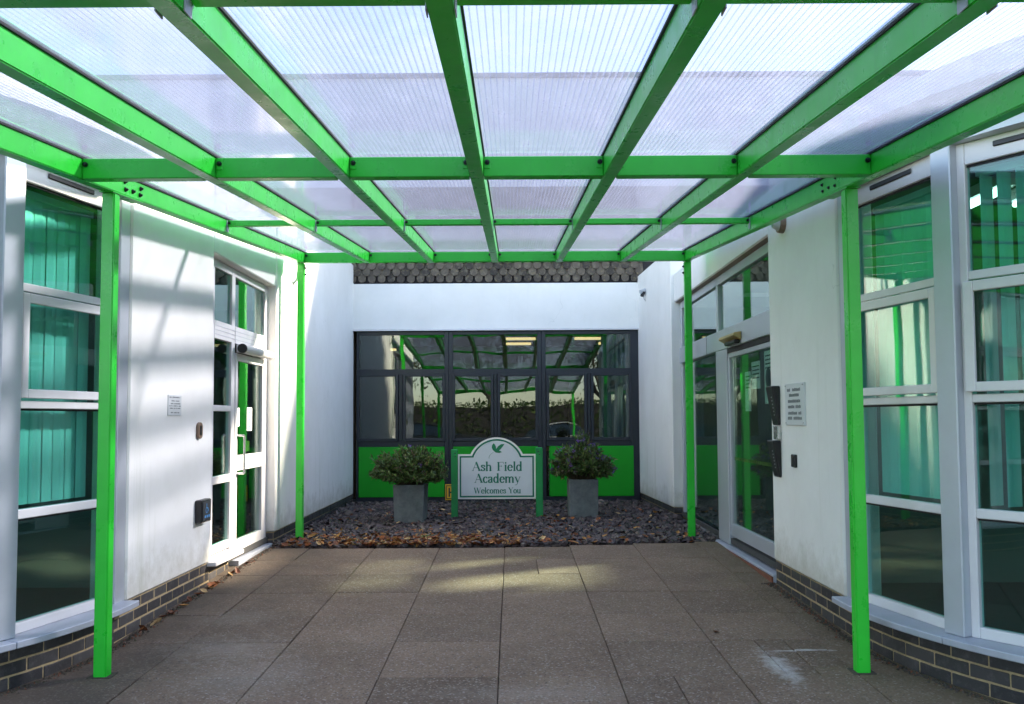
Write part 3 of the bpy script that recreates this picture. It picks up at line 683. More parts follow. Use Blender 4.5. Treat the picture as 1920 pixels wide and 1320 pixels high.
for x in (-.96, .62):
    for y in (15.04, 15.74): part('leg', MB().box(x, x + .04, y, y + .04, .30, 1.0), MAT['steel'], t)
solo('cupboard', MB().box(.98, 1.35, 15.2, 15.7, .30, 2.15), MAT['desk'], 'tall tan cupboard behind the right rear casements', 'cupboard', bevel=.01)

# ------------------------------------------------------------------ slate bed
structure('slate_bed', MB().hexa([(-2.47, 9.10, .05), (2.2, 9.10, .05), (2.2, 14.0, .05), (-2.47, 14.0, .05), (-2.47, 9.11, .235), (2.2, 9.40, .235), (2.2, 14.0, .235), (-2.47, 14.0, .235)]), SLATE[2])
def chips(n):
    mb = MB()
    for _ in range(n):
        y = 9.14 + 4.75 * rng.random() ** 1.25; x = -2.45 + 4.58 * rng.random()
        if y < 9.14 + max(0, x) * .135 + .02: continue
        a = .024 + .046 * rng.random(); b_ = a * (.45 + .4 * rng.random()); h = .006 + .010 * rng.random()
        z = .240 + .030 * rng.random(); yaw = rng.random() * 6.3; ti = rng.normal(0, .42); tj = rng.normal(0, .42)
        Rm = Matrix.Rotation(yaw, 3, 'Z') @ Matrix.Rotation(ti, 3, 'X') @ Matrix.Rotation(tj, 3, 'Y')
        k = 5; ang = sorted(rng.random(k) * 1.1 + np.arange(k) * 6.283 / k)
        top_ = [Rm @ Vector((a * math.cos(t), b_ * math.sin(t), h)) + Vector((x, y, z)) for t in ang]
        bot = [Rm @ Vector((a * 1.1 * math.cos(t), b_ * 1.1 * math.sin(t), -h)) + Vector((x, y, z)) for t in ang]
        mb.add(bot + top_, [tuple(range(k, 2 * k))] + [(i, (i + 1) % k, k + (i + 1) % k, k + i) for i in range(k)], int(rng.choice(4, p=[.4, .28, .2, .12])))
    return mb
o = part('slate_chippings', chips(15000), SLATE); setp(o, 'loose purple grey slate chippings filling the bed before the rear windows', 'slate', None, 'stuff')
def leaves(n):
    mb = MB()
    for _ in range(n):
        q = rng.random()
        if q < .80:
            y = 9.12 + abs(rng.normal(0, .38)); x = np.clip(rng.normal(-1.0, .85), -2.3, 1.9); z = .272 + .02 * rng.random()
            if x > .1 and rng.random() < .5: continue
            y += max(0, x) * .13
        elif q < .982: y = 9.2 + 3.5 * rng.random(); x = -2.3 + 4.3 * rng.random(); z = .275 + .015 * rng.random()
        elif q < .999: y = 5.9 + 2.4 * rng.random() ** 1.2; x = -2.44 + abs(rng.normal(0, .035)); z = GS * y + .012
        else: y = 5 + 4 * rng.random(); x = -2.2 + 4 * rng.random(); z = GS * y + .006
        a = .018 + .030 * rng.random(); b_ = a * (.45 + .3 * rng.random()); yaw = rng.random() * 6.3
        Rm = Matrix.Rotation(yaw, 3, 'Z') @ Matrix.Rotation(rng.normal(0, .35), 3, 'X') @ Matrix.Rotation(rng.normal(0, .35), 3, 'Y')
        P = [(-a, 0, 0), (-a * .3, -b_, .006), (a * .5, -b_ * .7, .010), (a, 0, .012), (a * .5, b_ * .7, .010), (-a * .3, b_, .006), (0, 0, -.004)]
        vs = [Rm @ Vector(p) + Vector((x, y, z)) for p in P]
        mb.add(vs, [(0, 1, 6), (1, 2, 6), (2, 3, 6), (3, 4, 6), (4, 5, 6), (5, 0, 6)], int(rng.choice(4, p=[.36, .22, .32, .10])))
    return mb
o = part('fallen_leaves', leaves(1500), LEAFS); setp(o, 'brown and orange fallen leaves scattered along the front of the slate', 'leaves', None, 'stuff')
def crumbs(n):
    mb = MB()
    for _ in range(n):
        y = 4.3 + 4.9 * rng.random(); sd_ = -1 if rng.random() < .45 else 1
        if sd_ > 0: y = min(y, 7.3)
        bow = max(0, 5.67 - y) ** 2 / 4.6
        x = (-2.46 - bow + abs(rng.normal(0, .028))) if sd_ < 0 else (2.105 + bow - abs(rng.normal(0, .028)))
        r_ = .003 + .008 * rng.random(); z = GS * y + r_ * .4; p = Vector((x, y, z))
        vs = [p + Vector((r_ * rng.uniform(.6, 1.3) * math.cos(t), r_ * rng.uniform(.6, 1.3) * math.sin(t), -r_ * .4)) for t in (0, 1.6, 3.1, 4.7)] + [p + Vector((0, 0, r_ * .8))]
        mb.add(vs, [(0, 1, 4), (1, 2, 4), (2, 3, 4), (3, 0, 4)], int(rng.choice(3, p=[.5, .3, .2])))
    return mb
pk = MB()
for px_ in (-2.268, 1.919):
    for a0, a1, b0, b1 in ((-.062, .062, -.050, .062),): pk.box(px_ + a0, px_ + a1, 5.02 + b0, 5.02 + b1, GS * 5.02 - .03, GS * 5.02 + .0035)
part('post_pocket', pk, MAT['bed'], paving, kind='stuff')
o = part('soil_crumbs', crumbs(2600), [MAT['bed'], MAT['bark'], LEAFS[2]]); setp(o, 'dark soil crumbs and bits gathered along the feet of the walls', 'soil', None, 'stuff')
for x, y, lab in ((-.93, 9.62, 'small green weed sprouting among leaves left of the sign'), (-1.62, 9.35, 'tiny green weed at the slate edge beside the left rear post')):
    mb = MB()
    for _ in range(26):
        t = rng.random() * 6.28; r = .05 + .09 * rng.random(); h = .02 + .05 * rng.random(); w_ = .006
        mb.add([(x - w_ * math.sin(t), y + w_ * math.cos(t), .27), (x + w_ * math.sin(t), y - w_ * math.cos(t), .27), (x + r * math.cos(t), y + r * math.sin(t), .27 + h)], [(0, 1, 2)])
    solo('weed', mb, MAT['weed'], lab, 'weed')
bmoss = MB()

# ------------------------------------------------------------------ canopy
def canopy():
    c = thing('canopy', (-.195, 5.0, .137), 'bright green steel canopy with clear ribbed polycarbonate roof over the entrance path', 'canopy')
    zb = lambda y: 2.79 + .088 * (y - 4.5)
    H = .112; Y0, Y1 = -.75, 9.72
    XR = [-2.268 + .6965 * i for i in range(7)]
    hw = .035
    for x in XR:
        r = part('rafter', MB().hexa([(x - hw, Y0, zb(Y0)), (x + hw, Y0, zb(Y0)), (x + hw, Y1, zb(Y1)), (x - hw, Y1, zb(Y1)),
                                      (x - hw, Y0, zb(Y0) + H), (x + hw, Y0, zb(Y0) + H), (x + hw, Y1, zb(Y1) + H), (x - hw, Y1, zb(Y1) + H)]), MAT['green'], c, bevel=.005, seg=2)
        for s in (-1, 1):
            g = MB(); a, b_ = sorted((x + s * (hw + .0005), x + s * (hw + .009)))
            g.hexa([(a, Y0, zb(Y0) + H - .004), (b_, Y0, zb(Y0) + H - .004), (b_, Y1, zb(Y1) + H - .004), (a, Y1, zb(Y1) + H - .004), (a, Y0, zb(Y0) + H + .006), (b_, Y0, zb(Y0) + H + .006), (b_, Y1, zb(Y1) + H + .006), (a, Y1, zb(Y1) + H + .006)])
            part('gasket', g, MAT['gasket'], r)
        part('cover_strip', MB().hexa([(x - .03, Y0, zb(Y0) + H + .025), (x + .03, Y0, zb(Y0) + H + .025), (x + .03, Y1, zb(Y1) + H + .025), (x - .03, Y1, zb(Y1) + H + .025), (x - .02, Y0, zb(Y0) + H + .036), (x + .02, Y0, zb(Y0) + H + .036), (x + .02, Y1, zb(Y1) + H + .036), (x - .02, Y1, zb(Y1) + H + .036)]), MAT['green'], r)
    boltm = mesh_of(MB().tube((0, 0, 0), (0, -.007, 0), .014, .013, 10).tube((0, -.007, 0), (0, -.016, 0), .009, .006, 8), 'bolt', MAT['bolt'])
    def beam(y, h, depth, name, cleat):
        for i in range(6):
            x0, x1 = XR[i] + hw + .001, XR[i + 1] - hw - .001
            if h == 'full': z0, z1 = zb(y) + .002, zb(y) + H - .004
            else: z1 = zb(y) + H - .008; z0 = z1 - h
            bm_ = part(name, MB().box(x0, x1, y, y + depth, z0, z1), MAT['green'], c, bevel=.004)
            for s, xe in ((1, x0), (-1, x1)):
                if cleat:
                    a, b_ = sorted((xe + s * .002, xe + s * .036))
                    if not (i == 0 and s == 1 or i == 5 and s == -1):
                        part('cleat', MB().box(a, b_, y - .006, y - .0005, z1 - .066, z1 - .004), MAT['green'], bm_, bevel=.003)
                    put('bolt', boltm, bm_, (xe + s * .019, y - .006, z1 - .034))
                else:
                    put('bolt', boltm, bm_, (xe + s * .016, y, (z0 + z1) / 2), scale=(.8, .8, .8))
                    t0, t1 = sorted((xe + s * .0005, xe + s * .004))
                    part('bracket', MB().box(t0, t1, y - .02, y + .03, z0 - .045, z1 - .002), MAT['sill'], bm_)
    beam(4.60, 'full', .07, 'cross_beam', True)
    beam(9.60, 'full', .07, 'cross_beam', True)
    beam(6.97, .044, .05, 'purlin', False)
    beam(2.27, .06, .06, 'purlin', False)
    beam(-.74, 'full', .07, 'cross_beam', False)
    # posts
    sideb = [mesh_of(MB().tube((0, 0, 0), (s * .007, 0, 0), .014, .013, 10).tube((s * .007, 0, 0), (s * .018, 0, 0), .009, .006, 8), 'bolt', MAT['bolt']) for s in (1, -1)]
    for x, y, zf in ((XR[0], 5.02, GS * 5.02 - .02), (XR[6] + .008, 5.02, GS * 5.02 - .02), (XR[0], 9.60, .20), (XR[6], 9.66, .20), (XR[0], -.5, -.12), (XR[6], -.5, -.12)):
        h = .036
        p = part('post', MB().box(x - h, x + h, y - h, y + h, zf, zb(y - h) - .006), MAT['green'], c, bevel=.006, seg=2)
        s = 1 if x < 0 else -1
        a, b_ = sorted((x - s * .041, x + s * (hw + .004)))
        part('cap_plate', MB().hexa([(a, y - .06, zb(y - .06) - .006), (b_, y - .06, zb(y - .06) - .006), (b_, y + .36, zb(y + .36) - .006), (a, y + .36, zb(y + .36) - .006), (a, y - .06, zb(y - .06) - .0005), (b_, y - .06, zb(y - .06) - .0005), (b_, y + .36, zb(y + .36) - .0005), (a, y + .36, zb(y + .36) - .0005)] if y < 8 else
             [(a, y - .05, zb(y - .05) - .006), (b_, y - .05, zb(y - .05) - .006), (b_, y + .05, zb(y + .05) - .006), (a, y + .05, zb(y + .05) - .006), (a, y - .05, zb(y - .05) - .0005), (b_, y - .05, zb(y - .05) - .0005), (b_, y + .05, zb(y + .05) - .0005), (a, y + .05, zb(y + .05) - .0005)]), MAT['green'], p)
        if 0 < y < 8:
            for dy, dz in ((.10, .045), (.20, .05), (.30, .045), (.31, .085), (.09, .09)):
                put('bolt', sideb[0 if s > 0 else 1], p, (x + s * (hw + .001), y + dy, zb(y + dy) + dz - .012))
        else:
            for dz in (.06, .13): put('bolt', sideb[0 if s > 0 else 1], p, (x + s * .04, y, zb(y) - dz))
    # roofing sheets: two skins and the webs between them
    for i in range(6):
        x0, x1 = XR[i] + (.012 if i else -.105), XR[i + 1] - (.012 if i < 5 else -.105)
        z = lambda y, o: zb(y) + H + o
        sh = MB()
        for o_ in (.0075, .0235): sh.add([(x0, Y0, z(Y0, o_)), (x1, Y0, z(Y0, o_)), (x1, Y1 + .05, z(Y1 + .05, o_)), (x0, Y1 + .05, z(Y1 + .05, o_))], [(0, 1, 2, 3)])
        s = part('roof_sheet', sh, MAT['poly'], c)
        rb = MB(); n = int((x1 - x0) / .0225)
        for k in range(n + 1):
            x = x0 + (x1 - x0) * k / n
            rb.add([(x, Y0, z(Y0, .0078)), (x, Y1 + .05, z(Y1 + .05, .0078)), (x, Y1 + .05, z(Y1 + .05, .0232)), (x, Y0, z(Y0, .0232))], [(0, 1, 2, 3)])
            rb.add([(x - .0022, Y0, z(Y0, .0072)), (x + .0022, Y0, z(Y0, .0072)), (x + .0022, Y1 + .05, z(Y1 + .05, .0072)), (x - .0022, Y1 + .05, z(Y1 + .05, .0072))], [(0, 1, 2, 3)], 1)
        part('web', rb, [MAT['polyrib'], MAT['polyline']], s, kind='stuff')
    return c
canopy()

# ------------------------------------------------------------------ lettering strokes
def arcp(cx, cy, rx, ry, a0, a1, n=14): return [(cx + rx * math.cos(R(a0 + (a1 - a0) * i / n)), cy + ry * math.sin(R(a0 + (a1 - a0) * i / n))) for i in range(n + 1)]
TK, TN = .19, .072
G = {
 'A': (.82, [([(.06, 0), (.40, 1.02)], .05), ([(.38, 1.02), (.72, 0)], .19), ([(.18, .36), (.58, .36)], .05), ([(-.03, .02), (.17, .02)], .045), ([(.55, .02), (.87, .02)], .045)]),
 's': (.46, [([(.37, .50), (.36, .56), (.29, .64), (.20, .66), (.11, .61), (.09, .51), (.15, .42), (.27, .34), (.36, .25), (.37, .14), (.30, .03), (.19, 0), (.10, .04), (.06, .15)], 0)]),
 'h': (.64, [([(.13, 0), (.13, 1.03)], 0), ([(.13, .48), (.2, .6), (.32, .66), (.42, .61), (.47, .48), (.47, 0)], 0), ([(.01, .02), (.25, .02)], .045), ([(.35, .02), (.60, .02)], .045), ([(.02, 1.01), (.13, 1.01)], .045)]),
 'F': (.68, [([(.15, 0), (.15, 1)], .19), ([(.01, .98), (.62, .98)], .05), ([(.61, 1), (.61, .78)], .05), ([(.15, .53), (.45, .53)], .05), ([(.45, .62), (.45, .42)], .045), ([(.01, .02), (.30, .02)], .045)]),
 'i': (.30, [([(.15, 0), (.15, .66)], 0), ([(.04, .64), (.15, .64)], .045), ([(.02, .02), (.28, .02)], .045), ([(.08, .90), (.22, .90)], .175)]),
 'e': (.54, [([(.09, .37), (.47, .37)], .045), (arcp(.28, .33, .20, .33, 8, 318), 0)]),
 'l': (.30, [([(.15, 0), (.15, 1.03)], 0), ([(.03, 1.01), (.15, 1.01)], .045), ([(.02, .02), (.28, .02)], .045)]),
 'd': (.62, [(arcp(.27, .33, .19, .33, 0, 360, 20), 0), ([(.46, 0), (.46, 1.03)], 0), ([(.34, 1.01), (.46, 1.01)], .045), ([(.46, .02), (.58, .02)], .045)]),
 'c': (.50, [(arcp(.28, .33, .20, .33, 45, 318), 0), ([(.37, .53), (.46, .53)], .10)]),
 'a': (.54, [([(.09, .52), (.13, .62), (.24, .66), (.35, .62), (.39, .48), (.39, .05)], 0), ([(.39, .40), (.24, .36), (.12, .29), (.09, .16), (.13, .03), (.24, 0), (.34, .06), (.39, .15)], 0), ([(.39, .02), (.51, .02)], .045)]),
 'm': (.98, [([(.13, 0), (.13, .66)], 0), ([(.13, .48), (.22, .61), (.33, .66), (.43, .60), (.47, .48), (.47, 0)], 0), ([(.47, .48), (.56, .61), (.67, .66), (.77, .60), (.81, .48), (.81, 0)], 0), ([(.02, .64), (.13, .64)], .045), ([(.02, .02), (.24, .02)], .045), ([(.37, .02), (.58, .02)], .045), ([(.70, .02), (.94, .02)], .045)]),
 'y': (.58, [([(.08, .66), (.32, .02)], .16), ([(.53, .66), (.26, -.16), (.16, -.29), (.04, -.26)], .055), ([(-.01, .64), (.20, .64)], .045), ([(.42, .64), (.60, .64)], .045)]),
 'W': (1.12, [([(.10, 1), (.34, 0)], .175), ([(.33, 0), (.56, .96)], .05), ([(.52, 1), (.78, 0)], .175), ([(.77, 0), (1.02, 1)], .05), ([(-.02, .98), (.22, .98)], .045), ([(.42, .98), (.64, .98)], .045), ([(.90, .98), (1.12, .98)], .045)]),
 'o': (.56, [(arcp(.28, .33, .20, .33, 0, 360, 20), 0)]),
 'Y': (.78, [([(.10, 1), (.40, .46)], .175), ([(.70, 1), (.40, .46)], .05), ([(.40, .48), (.40, 0)], .19), ([(-.02, .98), (.24, .98)], .045), ([(.58, .98), (.80, .98)], .045), ([(.26, .02), (.54, .02)], .045)]),
 'u': (.62, [([(.13, .66), (.13, .18), (.19, .04), (.30, 0), (.41, .06), (.47, .2)], 0), ([(.47, .66), (.47, .0)], 0), ([(.01, .64), (.13, .64)], .045), ([(.35, .64), (.47, .64)], .045), ([(.47, .02), (.59, .02)], .045)]),
 'H': (.74, [([(.14, 0), (.14, 1)], .17), ([(.60, 0), (.60, 1)], .17), ([(.14, .5), (.60, .5)], .175)]),
 ' ': (.32, [])}
def text(parent, mat, txt, x0, x1, z, h, y, space=None):
    """strokes laid on a board that faces -Y; fitted between x0 and x1; every letter is a part"""
    adv = lambda c: space if (c == ' ' and space) else G[c][0]
    sx = (x1 - x0) / sum(adv(c) for c in txt); x = x0; n = 0
    for c in txt:
        mb = MB()
        for pts, w in G[c][1]:
            P = [(x + p[0] * sx, z + p[1] * h) for p in pts]
            for (a, b_) in zip(P[:-1], P[1:]):
                dx, dz = b_[0] - a[0], b_[1] - a[1]; L = math.hypot(dx, dz)
                if L < 1e-6: continue
                ww = (w if w else TN + (TK - TN) * (abs(dz) / L) ** 1.5) * h; nx, nz = -dz / L * ww / 2, dx / L * ww / 2
                ex, ez = (dx / L * ww * .22, dz / L * ww * .22) if not w else (0, 0)
                yy = y - .00002 * (n % 40); n += 1
                mb.add([(a[0] + nx - ex, yy, a[1] + nz - ez), (a[0] - nx - ex, yy, a[1] - nz - ez), (b_[0] - nx + ex, yy, b_[1] - nz + ez), (b_[0] + nx + ex, yy, b_[1] + nz + ez)], [(0, 1, 2, 3)])
        x += adv(c) * sx
        if mb.v: part('letter', mb, mat, parent)

# ------------------------------------------------------------------ welcome sign
def welcome_sign():
    Y = 11.66; s = thing('welcome_sign', (-.2, Y, .27), 'white arched welcome sign with green lettering on two green posts', 'sign')
    px = .00694; zc = lambda y: CAM_H - (y - 785.3) * px
    for x0, x1, zt in ((-.795, -.712, 1.150), (.302, .392, 1.168)):
        part('post', MB().box(x0, x1, Y - .02, Y + .075, .20, zt), MAT['sign_post'], s, bevel=.006)
        for dz in (.03, .07): put('fixing', mesh_of(MB().tube((0, 0, 0), (0, -.006, 0), .009, .007, 8), 'fixing', MAT['bolt']), s, ((x0 + x1) / 2 + random.uniform(-.015, .015), Y - .0205, zt - dz - .02))
    def outline(ins):
        l_, r_, b_, sh, a0, a1, top = -.708 + ins, .299 - ins, .507 + ins, 1.085 - ins, -.545 + ins * .9, .135 - ins * .9, 1.302 - ins
        c = (a0 + a1) / 2; half = (a1 - a0) / 2; rise = top - sh; rad = (half ** 2 + rise ** 2) / (2 * rise); cz = top - rad
        t0 = math.asin(half / rad); P = [(l_, b_), (r_, b_), (r_, sh)]
        P += [(c + rad * math.sin(t), cz + rad * math.cos(t)) for t in [t0 - 2 * t0 * i / 28 for i in range(29)]] + [(l_, sh)]
        return P
    part('board', MB().prism(outline(0), lambda a, c: (a, Y + .03, c), lambda a, c: (a, Y + .006, c)), MAT['sign_edge'], s)
    # raised border band and face
    O, I = outline(.022), outline(.043)
    n = len(O); bd = MB()
    vs = [(p[0], Y + .0035, p[1]) for p in O] + [(p[0], Y + .0035, p[1]) for p in I]
    bd.add(vs, [(i, (i + 1) % n, n + (i + 1) % n, n + i) for i in range(n)]); part('border', bd, MAT['sign_green'], s)
    J = outline(.049); fc = MB().add([(p[0], Y + .0045, p[1]) for p in J], [tuple(range(len(J)))]); part('face', fc, MAT['sign_white'], s)
    tx = lambda x: (x - 960) * px
    text(s, MAT['sign_green'], 'Ash Field', tx(884.5), tx(978.5), zc(881.8), 16.2 * px, Y + .0025, space=.46)
    text(s, MAT['sign_green'], 'Academy', tx(889), tx(974.5), zc(903.8), 16.2 * px, Y + .0025)
    text(s, MAT['sign_green'], 'Welcomes You', tx(887.5), tx(975.4), zc(923.6), 10.6 * px, Y + .0025)
    # the leaf emblem: three leaflets and a stalk
    q = lambda a, c: (tx(820 + a / 7.335), zc(800 + c / 7.335))
    lf = MB()
    def poly(P, k): lf.add([(*(q(*p)[:1]), Y + .0025 - k * .0002, q(*p)[1]) for p in P], [tuple(range(len(P)))])
    poly([(770, 222), (748, 250), (744, 285), (760, 320), (795, 345), (806, 318), (800, 270), (785, 240)], 0)
    poly([(918, 234), (870, 238), (830, 265), (806, 300), (800, 335), (820, 340), (860, 310), (890, 275)], 1)
    poly([(885, 345), (850, 325), (815, 318), (785, 325), (770, 330), (800, 352), (845, 356)], 2)
    st = [(768, 345), (740, 365), (715, 390), (704, 415), (706, 432)]
    for a, b_ in zip(st[:-1], st[1:]):
        lf.add([(q(a[0] - 2.5, a[1])[0], Y + .0025, q(*a)[1]), (q(a[0] + 2.5, a[1])[0], Y + .0025, q(*a)[1]), (q(b_[0] + 2.5, b_[1])[0], Y + .0025, q(*b_)[1]), (q(b_[0] - 2.5, b_[1])[0], Y + .0025, q(*b_)[1])], [(0, 1, 2, 3)])
    part('leaf_emblem', lf, MAT['leaf_green'], s)
welcome_sign()
# hydrant plate on the dark frame behind the sign
h = thing('hydrant_plate', (-.98, 13.93, .30), 'small yellow plate with a black H behind the left sign post', 'sign')
hx0, hx1, hz0, hz1 = -1.045, -.86, .290, .535
part('plate', MB().box(hx0, hx1, 13.955, 13.975, hz0, hz1), MAT['yellow'], h, bevel=.004)
bd = MB()
for a0, a1, c0, c1 in ((hx0 + .015, hx1 - .015, hz1 - .03, hz1 - .018), (hx0 + .015, hx1 - .015, hz0 + .018, hz0 + .03), (hx0 + .015, hx0 + .025, hz0 + .031, hz1 - .031), (hx1 - .025, hx1 - .015, hz0 + .031, hz1 - .031)): bd.box(a0, a1, 13.9525, 13.9545, c0, c1)
part('border', bd, MAT['ink'], h)
text(h, MAT['ink'], 'H', hx0 + .045, hx1 - .045, hz0 + .05, .14, 13.953)

# ------------------------------------------------------------------ planters and shrubs
def planter(x, y, wt, wb, z1, rot, lab):
    t = thing('planter', (x, y, .26), lab, 'planter', 'square concrete planters')
    L = Vector((x, y, 0)); Rm = Matrix.Rotation(rot, 3, 'Z')
    def ring(w, z): return [tuple(Rm @ Vector((sx * w / 2, sy * w / 2, z)) + L) for sx, sy in ((-1, -1), (1, -1), (1, 1), (-1, 1))]
    mb = MB(); mb.add(ring(wb, .255) + ring(wt, z1) + ring(wt - .05, z1) + ring(wt - .05, z1 - .06), [(3, 2, 1, 0)] + [(i, (i + 1) % 4, 4 + (i + 1) % 4, 4 + i) for i in range(4)] + [(4 + i, 4 + (i + 1) % 4, 8 + (i + 1) % 4, 8 + i) for i in range(4)] + [(8 + i, 8 + (i + 1) % 4, 12 + (i + 1) % 4, 12 + i) for i in range(4)])
    part('tub', mb, MAT['planter'], t, bevel=.006)
    sm = MB(); sm.add(ring(wt - .051, z1 - .05), [(0, 1, 2, 3)]); part('soil', sm, MAT['bed'], t)
planter(-1.275, 11.29, .385, .355, .735, R(-3), 'tapered grey concrete planter left of the welcome sign')
planter(.905, 11.69, .375, .36, .762, R(1), 'tapered grey concrete planter right of the welcome sign')
def shrub(x, y, z, rx, ry, hz, low, nb, flowers, lab, bump_up=0):
    t = thing('shrub', (x, y, z), lab, 'shrub', 'shrubs in the planters')
    st = MB(); lf = MB(); fl = MB(); pal = [0, 0, 0, 1, 2]
    for i in range(nb):
        a = rng.random() * 6.283; el = math.acos(1 - rng.random() * (1.15 if not bump_up else 1.05))
        k = .70 + .34 * rng.random() + (.12 if rng.random() < .12 else 0)
        tip = Vector((x + rx * k * math.sin(el) * math.cos(a), y + ry * k * math.sin(el) * math.sin(a), z + low + hz * k * math.cos(el) ** 1.0))
        if bump_up and el < .75: tip.z += bump_up * (1 - el / .75) * rng.random()
        base = Vector((x + rng.normal(0, .03), y + rng.normal(0, .03), z - .02)); mid = base.lerp(tip, .5) + Vector((0, 0, .05 * math.sin(el))) 
        mid += Vector((rng.normal(0, .02), rng.normal(0, .02), -.03))
        st.tube(base, mid, .006, .0045, 5, cap=False); st.tube(mid, tip, .0045, .002, 5, cap=False)
        for sgm in range(14):
            f = .60 + .40 * (sgm / 13) + rng.normal(0, .02); pos = (mid.lerp(tip, (f - .5) * 2) if f > .5 else base.lerp(mid, f * 2))
            dirv = (tip - mid).normalized()
            for w_ in range(3):
                d = (dirv * .7 + Vector((rng.normal(), rng.normal(), rng.normal() + .15)).normalized() * .9).normalized()
                L = .042 + .034 * rng.random(); wd = L * .17; sdv = d.orthogonal().normalized(); sdv = (Matrix.Rotation(rng.random() * 6.28, 3, d) @ sdv)
                p = pos + Vector((rng.normal(0, .012), rng.normal(0, .012), rng.normal(0, .010))); up = d.cross(sdv) * wd * .5
                lf.add([p, p + d * L * .45 + sdv * wd + up, p + d * L, p + d * L * .45 - sdv * wd + up], [(0, 1, 2), (0, 2, 3)], int(rng.choice(pal)))
        if flowers and rng.random() < flowers:
            for _ in range(12):
                p = tip + Vector((rng.normal(0, .012), rng.normal(0, .012), rng.normal(.005, .012))); r = .008
                fl.add([p + Vector((-r, 0, 0)), p + Vector((0, -r, r * .5)), p + Vector((r, 0, 0)), p + Vector((0, r, r * .6)), p + Vector((0, 0, r * 1.6))], [(0, 1, 4), (1, 2, 4), (2, 3, 4), (3, 0, 4)])
    part('stems', st, MAT['stem'], t, kind='stuff'); part('foliage', lf, HEBE, t, kind='stuff')
    if fl.v: part('flowers', fl, MAT['flower'], t, kind='stuff')
shrub(-1.29, 11.29, .70, .47, .36, .34, .16, 195, .03, 'broad low dark green shrub in the planter left of the sign')
shrub(.90, 11.69, .73, .42, .34, .36, .12, 175, .30, 'taller dark green shrub with purple flowers right of the sign', .24)

# ------------------------------------------------------------------ small things on the walls
def dashes(mb, axis_fn, u0, u1, v, h, seed):
    r_ = random.Random(seed); u = u0
    while u < u1:
        w_ = r_.uniform(.006, .013)
        if r_.random() < .82: axis_fn(mb, u, min(u + w_, u1), v, v + h * r_.uniform(.75, 1))
        u += w_ + .004
XL = -2.48; XR_ = 2.125
def wallL(mb, u0, u1, v0, v1, d0=.0005, d1=.001): mb.box(XL + d0, XL + d1, u0, u1, v0, v1)
n1 = thing('wall_notice', (XL, 6.58, 1.58), 'pale printed plate on the sunlit left wall', 'notice')
part('plate', MB().box(XL, XL + .006, 6.45, 6.706, 1.578, 1.728), MAT['plate'], n1, bevel=.001)
mb = MB()
for i, (v, a, c) in enumerate(((1.708, 6.47, 6.68), (1.682, 6.5, 6.66), (1.662, 6.48, 6.68), (1.645, 6.47, 6.69), (1.628, 6.48, 6.68), (1.596, 6.50, 6.66))): dashes(mb, lambda m, a0, a1, v0, v1: m.box(XL + .0062, XL + .007, a0, a1, v0, v1), a, c, v, .008, i)
part('print', mb, MAT['ink_faded'], n1, kind='stuff')
s = thing('card_reader', (XL, 7.08, 1.40), 'upright oval bronze card reader on the left wall', 'card reader')
part('body', MB().prism([(7.085 + .05 * math.cos(t), 1.463 + (.024 if 0 < t < math.pi else -.024) + .042 * math.sin(t)) for t in [2 * math.pi * (i + .5) / 20 for i in range(20)]], lambda a, c: (XL, a, c), lambda a, c: (XL + .022, a, c)), MAT['brown'], s, bevel=.003)
part('face', MB().box(XL + .0222, XL + .024, 7.065, 7.105, 1.425, 1.50), MAT['black'], s)
s = thing('push_pad', (XL, 7.13, .73), 'black square door push pad with blue wheelchair sign on the left wall', 'push pad')
part('box', MB().box(XL, XL + .055, 7.03, 7.255, .738, .918), MAT['black'], s, bevel=.008)
part('face_plate', MB().box(XL + .0552, XL + .059, 7.055, 7.23, .755, .902), MAT['ink'], s, bevel=.001)
mb = MB(); xx = XL + .0595
def dash3(a, c, w):   # a small stroke on the pad face
    (a0, v0), (a1, v1) = a, c; dx, dz = a1 - a0, v1 - v0; L = math.hypot(dx, dz); nx, nz = -dz / L * w / 2, dx / L * w / 2
    mb.add([(xx, a0 + nx, v0 + nz), (xx, a0 - nx, v0 - nz), (xx, a1 - nx, v1 - nz), (xx, a1 + nx, v1 + nz)], [(0, 1, 2, 3)])
ring_ = arcp(7.14, .835, .024, .022, 110, 390, 12)
for a, c in zip(ring_[:-1], ring_[1:]): dash3(a, c, .007)
dash3((7.138, .885), (7.138, .85), .010); dash3((7.138, .85), (7.165, .85), .008); dash3((7.165, .85), (7.175, .822), .008)
for i in range(3): dash3((7.09 + i * .045, .785), (7.12 + i * .045, .785), .020)
part('wheelchair_sign', mb, MAT['blue'], s)
# right wall
n2 = thing('wall_notice', (XR_, 6.71, 1.48), 'white printed notice board on the shaded right wall', 'notice')
part('board', MB().box(XR_ - .014, XR_, 6.485, 6.935, 1.480, 1.795), MAT['plate'], n2, bevel=.002)
mb = MB()
for i, (v, a, c) in enumerate(((1.735, 6.54, 6.90), (1.695, 6.60, 6.83), (1.650, 6.57, 6.86), (1.608, 6.56, 6.86), (1.560, 6.55, 6.86), (1.522, 6.54, 6.87))):
    r_ = random.Random(i + 40); u = a
    while u < c:
        w_ = r_.uniform(.014, .024)
        if r_.random() < .85: mb.box(XR_ - .0155, XR_ - .0146, u, min(u + w_, c), v, v + .024 * r_.uniform(.8, 1))
        u += w_ + .007
part('print', mb, MAT['ink_faded'], n2, kind='stuff')
for y in (6.505, 6.915):
    for z in (1.497, 1.778): put('screw', mesh_of(MB().tube((0, 0, 0), (-.004, 0, 0), .006, .005, 8), 'screw', MAT['steel']), n2, (XR_ - .0145, y, z))
s = thing('card_reader', (XR_, 6.755, 1.165), 'narrow black card reader below the notice on the right wall', 'card reader')
